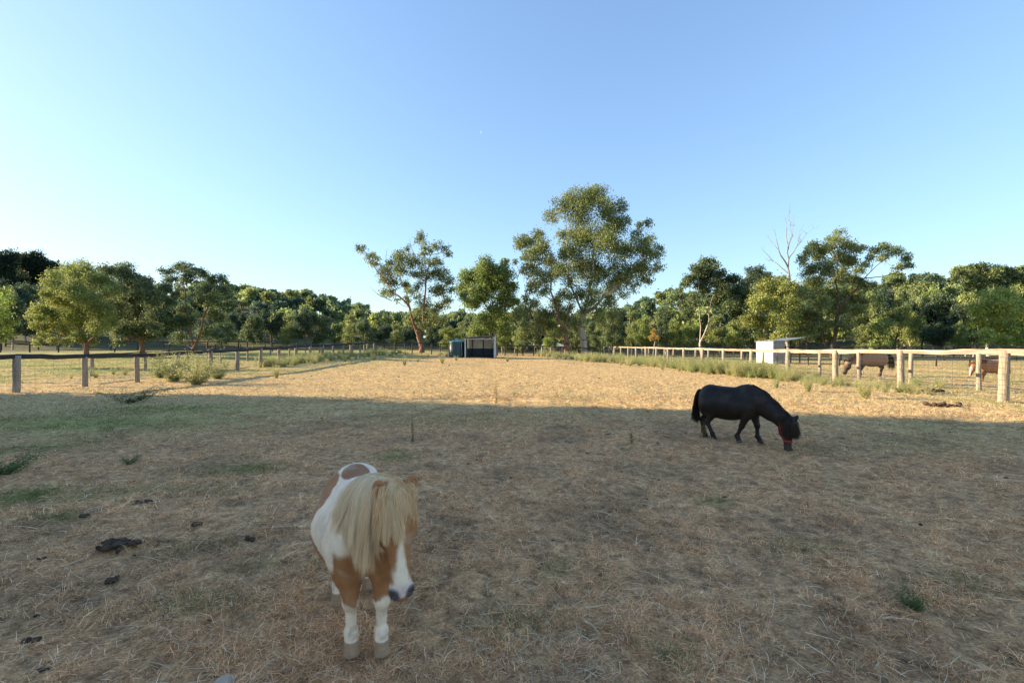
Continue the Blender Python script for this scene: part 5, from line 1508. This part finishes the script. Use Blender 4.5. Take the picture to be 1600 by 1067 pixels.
def weeds():
    stemm = noise_mat('stem', (.16, .15, .06), (.30, .25, .12), 20, bump=0)
    pg = [(.30, .33, .14), (.24, .29, .11), (.37, .38, .19), (.19, .24, .08)]
    py_ = [(.42, .40, .18), (.36, .37, .15), (.50, .45, .25), (.28, .31, .12)]
    pr = [(.20, .15, .07), (.15, .15, .06), (.24, .18, .10)]
    protos = {'g': [weed_mesh(1, .75, 22, pg, .05, .8, 75), weed_mesh(1, .8, 24, py_, .05, .8, 75), weed_mesh(1, .7, 20, pg + py_, .055, .8, 70)],
              'thin': [weed_mesh(1, .3, 4, pr, .07, .4, 34)], 'fan': [weed_mesh(1, 1.3, 16, [(.08, .12, .045), (.11, .15, .06), (.07, .10, .04)], .07, .95, 34)],
              'low': [weed_mesh(1, 1.4, 16, [(.10, .15, .05), (.14, .19, .07)], .12, .8, 30)]}
    for v in protos.values():
        for l, s in v:
            l.materials.append(M['leaf']); s.materials.append(stemm)

    def put(kind, k, x, y, h, w, name, label, group=None):
        l, s = protos[kind][k % len(protos[kind])]
        root = thing(name, (x, y, gz1(x, y)), label, 'weed' if name != 'bush' else 'bush', group, rz=random.uniform(0, 6.28)); root.scale = (w, w, h)
        link('leaves', l, None, root); link('stem', s, None, root)
    G = lambda px, py: (X(px, HC * F / (py - HY)), HC * F / (py - HY))
    # single plants, placed by the row of their foot, with the terrain solved roughly
    single = [
        ('g', 1, 304, 601, 50, 66, 'bush', 'large pale green bush at the foot of the near left fence'),
        ('g', 2, 272, 596, 46, 54, 'bush', 'greener bush left of the pale one at the near left fence'),
        ('g', 0, 250, 590, 28, 34, 'bush', 'low bush by the left fence, left of the two larger ones'),
        ('g', 0, 340, 592, 26, 40, 'bush', 'low green bush right of the pale large bush by the left fence'),
        ('fan', 0, 204, 629, 30, 44, 'weed', 'dark fan shaped weed in the shade in front of the left fence'),
        ('g', 1, 432, 591, 22, 13, 'weed', 'small upright yellow green weed inside the left fence'),
        ('g', 1, 421, 573, 16, 10, 'weed', 'pale weed close to the left fence post, behind the small upright one'),
        ('g', 0, 632, 571, 14, 10, 'weed', 'green weed alone on the lit grass left of the tank'),
        ('g', 2, 691, 568, 13, 11, 'weed', 'green weed just in front of the tank'),
        ('g', 1, 713, 563, 8, 8, 'weed', 'tiny pale weed between tank and shelter'),
        ('g', 0, 793, 565, 10, 8, 'weed', 'small weed just right of the shelter'),
        ('g', 1, 652, 565, 7, 8, 'weed', 'tiny weed between two larger ones left of the tank'),
        ('thin', 0, 776, 630, 34, 14, 'weed', 'thin dry weed stem standing on the edge of the shade'),
        ('g', 0, 803, 619, 9, 6, 'weed', 'tiny green weed right of the thin dry stem'),
        ('thin', 0, 645, 690, 46, 14, 'weed', 'tall dry brown weed alone in the shaded middle ground'),
        ('thin', 0, 987, 693, 26, 18, 'weed', 'short forked weed left of the black pony'),
        ('thin', 0, 1101, 684, 36, 26, 'weed', 'slim green weed in front of the black pony hind leg'),
        ('thin', 0, 1514, 641, 18, 14, 'weed', 'small dark thistle under the nearest right fence'),
        ('g', 1, 1352, 622, 34, 30, 'bush', 'pale green bush between the third and fourth right fence posts'),
        ('g', 0, 1213, 606, 18, 12, 'weed', 'dark little weed behind the black pony back, beside a fence post'),
        ('g', 2, 1262, 612, 26, 20, 'weed', 'weed to the right of the black pony shoulder by the fence'),
        ('low', 0, 1425, 950, 34, 26, 'weed', 'low green weed in the shaded ground near the right'),
        ('low', 0, 202, 725, 16, 14, 'weed', 'small bright green tuft in the shade left of the middle'),
        ('low', 0, 2, 740, 30, 40, 'weed', 'green weed cut by the left edge of the view'),
    ]
    for kind, k, px, py, hp, wp, name, lab in single:
        d = HC * F / (py - HY)
        for _ in range(12):                      # foot on the real terrain
            z = gz1(X(px, d), d); d = d * .5 + .5 * (HC - z) * F / (py - HY)
        x = X(px, d)
        put(kind, k, x, d, hp / F * d / (1.0), wp / F * d / (.95 if kind == 'g' else .8), name, lab)
    # band of thistly weeds along the right fence and the left back corner
    Vs, Fs, Cs = [], [], []; off = 0
    r2 = np.random.default_rng(21)

    def mass(n, fn):
        nonlocal off
        for _ in range(n):
            x, y, h = fn()
            l, s = protos['g'][r2.integers(0, 3)]
            v = np.empty(len(l.vertices) * 3, np.float32); l.vertices.foreach_get('co', v); v = v.reshape(-1, 3)
            c = np.empty(len(l.vertices) * 4, np.float32); l.color_attributes['Col'].data.foreach_get('color', c); c = c.reshape(-1, 4)[:, :3]
            sel = r2.random(len(v) // 4) < .6; vi = np.repeat(sel, 4); v = v[vi]; c = c[vi]
            a = r2.uniform(0, 6.28); w = h * r2.uniform(.7, 1.2)
            W = np.stack([(v[:, 0] * math.cos(a) - v[:, 1] * math.sin(a)) * w, (v[:, 0] * math.sin(a) + v[:, 1] * math.cos(a)) * w, v[:, 2] * h], 1) + [x, y, gz1(x, y)]
            i = np.arange(len(v) // 4)[:, None] * 4 + off
            Vs.append(W); Fs.append(np.concatenate([i + [0, 1, 2], i + [0, 2, 3]])); Cs.append(c * r2.uniform(.8, 1.2)); off += len(v)

    def right():
        y = r2.uniform(23, 58) if r2.random() < .85 else r2.uniform(14, 24)
        x = 13.2 - abs(r2.normal(0, 1)) * (.5 + .05 * max(0, y - 20) * 1.6)
        if y > 42: x = r2.uniform(2.2 + (58 - y) * .28, 13)
        return x, y, r2.uniform(.45, 1.0) * (1 if y > 20 else .5)

    def leftb():
        y = r2.uniform(30, 56); return -17 + abs(r2.normal(0, 1)) * (.6 + .11 * (y - 28)), y, r2.uniform(.3, .85)
    mass(330, right); mass(150, leftb)
    mass(45, lambda: (r2.uniform(-22, -17.6), r2.uniform(22, 52), r2.uniform(.3, .8)))
    mass(40, lambda: (r2.uniform(13.6, 16.2), r2.uniform(14, 50), r2.uniform(.2, .5)))
    o = link('weed_band', mesh_np('weed_band', np.vstack(Vs), np.vstack(Fs), np.vstack(Cs)), M['leaf'])
    tag(o, 'pale green thistly weeds growing along the paddock fences', 'weeds', kind='stuff')
    # manure
    mm = noise_mat('manure', (.022, .016, .011), (.12, .082, .052), 30, bump=1.0, bscale=45)
    import bmesh

    def clods(name, n, spread, size, loc, label, group=None):
        bm = bmesh.new(); rg = random.Random(hash(loc[0]) % 1000)
        from mathutils import noise as mn, Matrix, Vector
        for k in range(n):
            r = size * rg.uniform(.6, 1.1)
            p = Vector((rg.gauss(0, spread), rg.gauss(0, spread * .6), r * .45 + (rg.uniform(0, size * 1.2) if n > 6 else 0)))
            g = bmesh.ops.create_icosphere(bm, subdivisions=3, radius=r)
            if k == 0:
                for v in g['verts']: v.co *= 1.15 * spread / size; v.co.z *= .5 * size / spread; v.co.z -= r * .35
                p.x = p.y = 0
            for v in g['verts']:
                q = v.co.copy(); v.co = q * (1 + .35 * mn.noise(q * (1.3 / size) + Vector((k * 3, 0, 0)))); v.co.z *= .75; v.co += p
        me = bpy.data.meshes.new(name); bm.to_mesh(me); bm.free()
        me.polygons.foreach_set('use_smooth', np.ones(len(me.polygons), bool))
        tag(link(name, me, mm, None, loc), label, 'manure', group)
    mp = lambda px, py: (lambda x, y: (x, y, gz1(x, y) + .004))(*G(px, py))
    clods('manure_pile', 46, .07, .021, mp(184, 853), 'largest dark manure heap on the shaded grass at lower left', 'manure on the paddock')
    for px, py, n, s, lab in [(131, 807, 3, .028, 'dark manure clod left of and above the largest heap'), (306, 821, 3, .028, 'manure clod right of the largest heap near the top'),
                              (392, 843, 3, .026, 'flat manure clod farthest right in the lower left'), (178, 902, 3, .022, 'small manure clod just below the largest heap'),
                              (54, 998, 2, .025, 'single grey green clod near the lower left corner'),
                              (216, 788, 5, .026, 'row of manure clods above the largest heap')]:
        clods('manure_clod', n, .022 if n < 4 else .05, s, mp(px, py), lab, 'manure on the paddock')
    for px, py, lab in [(1455, 612, 'brown earth mound between the two nearest right posts'), (1480, 637, 'dark strip of dung on the lit grass near the right post')]:
        clods('manure_pile', 16, .22, .06, mp(px, py), lab, 'manure on the paddock')
    # crumbs of dung and soil scattered over the paddock
    n = 1500; rr = np.sqrt(r2.uniform(2.0 ** 2, 46 ** 2, n)) * np.where(r2.random(n) < .5, r2.uniform(.1, 1, n), 1); aa = r2.uniform(-.85, .85, n)
    x, y = rr * np.sin(aa), rr * np.cos(aa); ok = (rr > 2) & (x > -16.5) & (x < 13) & (fbm(x * .5 + 9, y * .5, 3) > .46); x, y, rr = x[ok], y[ok], rr[ok]; n = len(x)
    oc = np.array([(1, 0, 0), (0, 1, 0), (-1, 0, 0), (0, -1, 0), (0, 0, 1), (0, 0, -.4)]); ff = np.array([(0, 1, 4), (1, 2, 4), (2, 3, 4), (3, 0, 4), (1, 0, 5), (2, 1, 5), (3, 2, 5), (0, 3, 5)])
    sz = r2.gamma(2.2, .0028, n) * (1 + .10 * rr)
    V = oc[None] * r2.uniform(.55, 1.3, (n, 6, 1)) * sz[:, None, None] * np.array([1.3, 1, .6]) + np.stack([x, y, gz(x, y) + sz * .25], 1)[:, None]
    tag(link('dung_crumbs', mesh_np('dung_crumbs', V.reshape(-1, 3), (np.arange(n)[:, None, None] * 6 + ff[None]).reshape(-1, 3)), mm), 'small dark crumbs of dung and soil scattered over the paddock', 'crumbs', kind='stuff')
    # pale stone at the bottom edge
    bm = bmesh.new(); from mathutils import noise as mn, Vector
    g = bmesh.ops.create_icosphere(bm, subdivisions=3, radius=.045)
    for v in g['verts']:
        q = v.co.copy(); v.co = q * (1 + .3 * mn.noise(q * 20)); v.co.z *= .7
    me = bpy.data.meshes.new('stone'); bm.to_mesh(me); bm.free()
    tag(link('stone', me, noise_mat('stone', (.40, .31, .22), (.56, .46, .35), 20, bump=.4), None, mp(349, 1072)), 'pale stone at the bottom edge left of the patched pony', 'stone')
    # faint daytime moon
    D = 3800; c = np.array([X(750, D), D, Z(207, D)]); r = 13.5
    vs = []; fs = []; n = 16
    for k in range(n + 1):
        a = -math.pi / 2 + math.pi * k / n
        vs += [(r * math.cos(a), 0, r * math.sin(a)), (r * .35 * math.cos(a), 0, r * math.sin(a)), (r * .7 * math.cos(a), r * .3, r * math.sin(a))]
    for k in range(n):
        i = k * 3
        for e in range(3): fs.append((i + e, i + (e + 1) % 3, i + 3 + (e + 1) % 3, i + 3 + e))
    b = MB(); b.add(vs, fs); m, nt, bb, oo = newmat('moon_glow'); bb.inputs['Base Color'].default_value = (.9, .92, .95, 1); bb.inputs['Roughness'].default_value = 1
    nt.nodes.remove(bb); e = nt.nodes.new('ShaderNodeEmission'); e.inputs[0].default_value = (.62, .82, 1, 1); e.inputs[1].default_value = .18; nt.links.new(e.outputs[0], oo.inputs[0])  # sunlight on the crescent is put in as a faint emission
    tag(b.build('moon', m, None, False, tuple(c)), 'thin pale crescent moon in the clear sky', 'moon', kind='structure')
# ------------------------------------------------------------------ light, sky, camera
SUN_AZ, SUN_EL = 278.5, 15.5         # clockwise from straight ahead (+Y), and height


def sky_and_camera():
    w = bpy.data.worlds.new('World'); sc.world = w; w.use_nodes = True; nt = w.node_tree; nt.nodes.clear()
    out = nt.nodes.new('ShaderNodeOutputWorld'); bg = nt.nodes.new('ShaderNodeBackground'); sk = nt.nodes.new('ShaderNodeTexSky')
    sk.sky_type = 'NISHITA'; sk.sun_disc = False; sk.sun_elevation = R(SUN_EL); sk.sun_rotation = R(SUN_AZ)
    sk.air_density = AIR; sk.dust_density = DUST; sk.ozone_density = OZONE; sk.altitude = 100
    bg.inputs[1].default_value = SKY
    # soft shoulder on the very bright part of the sky near the sun, for every kind of ray alike
    dt = nt.nodes.new('ShaderNodeVectorMath'); dt.operation = 'DOT_PRODUCT'; dt.inputs[1].default_value = (.3, .5, .2)
    ma = nt.nodes.new('ShaderNodeMath'); ma.operation = 'MULTIPLY_ADD'; ma.inputs[1].default_value = SHOULDER; ma.inputs[2].default_value = 1
    di = nt.nodes.new('ShaderNodeMath'); di.operation = 'DIVIDE'; di.inputs[0].default_value = 1
    tint = nt.nodes.new('ShaderNodeVectorMath'); tint.operation = 'SCALE'
    wb = nt.nodes.new('ShaderNodeVectorMath'); wb.operation = 'MULTIPLY'; wb.inputs[1].default_value = (.965, .98, 1.0)
    nt.links.new(sk.outputs[0], dt.inputs[0]); nt.links.new(dt.outputs['Value'], ma.inputs[0]); nt.links.new(ma.outputs[0], di.inputs[1])
    nt.links.new(sk.outputs[0], tint.inputs[0]); nt.links.new(di.outputs[0], tint.inputs['Scale']); nt.links.new(tint.outputs[0], wb.inputs[0]); nt.links.new(wb.outputs[0], bg.inputs[0]); nt.links.new(bg.outputs[0], out.inputs[0])
    l = bpy.data.lights.new('sun', 'SUN'); l.energy = SUN; l.angle = R(.53); l.color = (1.0, .80, .55)
    o = bpy.data.objects.new('sun', l); COL.objects.link(o)
    from mathutils import Vector
    az, el = R(SUN_AZ), R(SUN_EL)
    v = Vector((math.sin(az) * math.cos(el), math.cos(az) * math.cos(el), math.sin(el)))
    o.rotation_euler = v.to_track_quat('Z', 'Y').to_euler(); o.location = (-40, 0, 30)
    cam = bpy.data.cameras.new('camera'); c = bpy.data.objects.new('camera', cam); COL.objects.link(c); sc.camera = c
    cam.sensor_width = 36; cam.lens = F / 1600 * 36; cam.shift_y = (HY - 533.5) / 1600.0
    cam.clip_start = .05; cam.clip_end = 12000
    c.location = (0, 0, HC); c.rotation_euler = (R(90), 0, 0)
    vs = sc.view_settings; vs.view_transform = 'Standard'; vs.look = 'None'; vs.exposure = EXPO; vs.gamma = 1
    sc.cycles.max_bounces = 6; sc.cycles.transparent_max_bounces = 4; sc.cycles.use_denoising = True


SKY, SUN, EXPO, AIR, DUST, OZONE = .094, 2.75, 2.52, 1.0, .5, 1.9
SHOULDER = .26
sky_and_camera()
build_ground()
build_grass(1.0)
hero_trees()
background_trees()
shade_trees()
hill_wood()
horses()
fences()
buildings()
weeds()
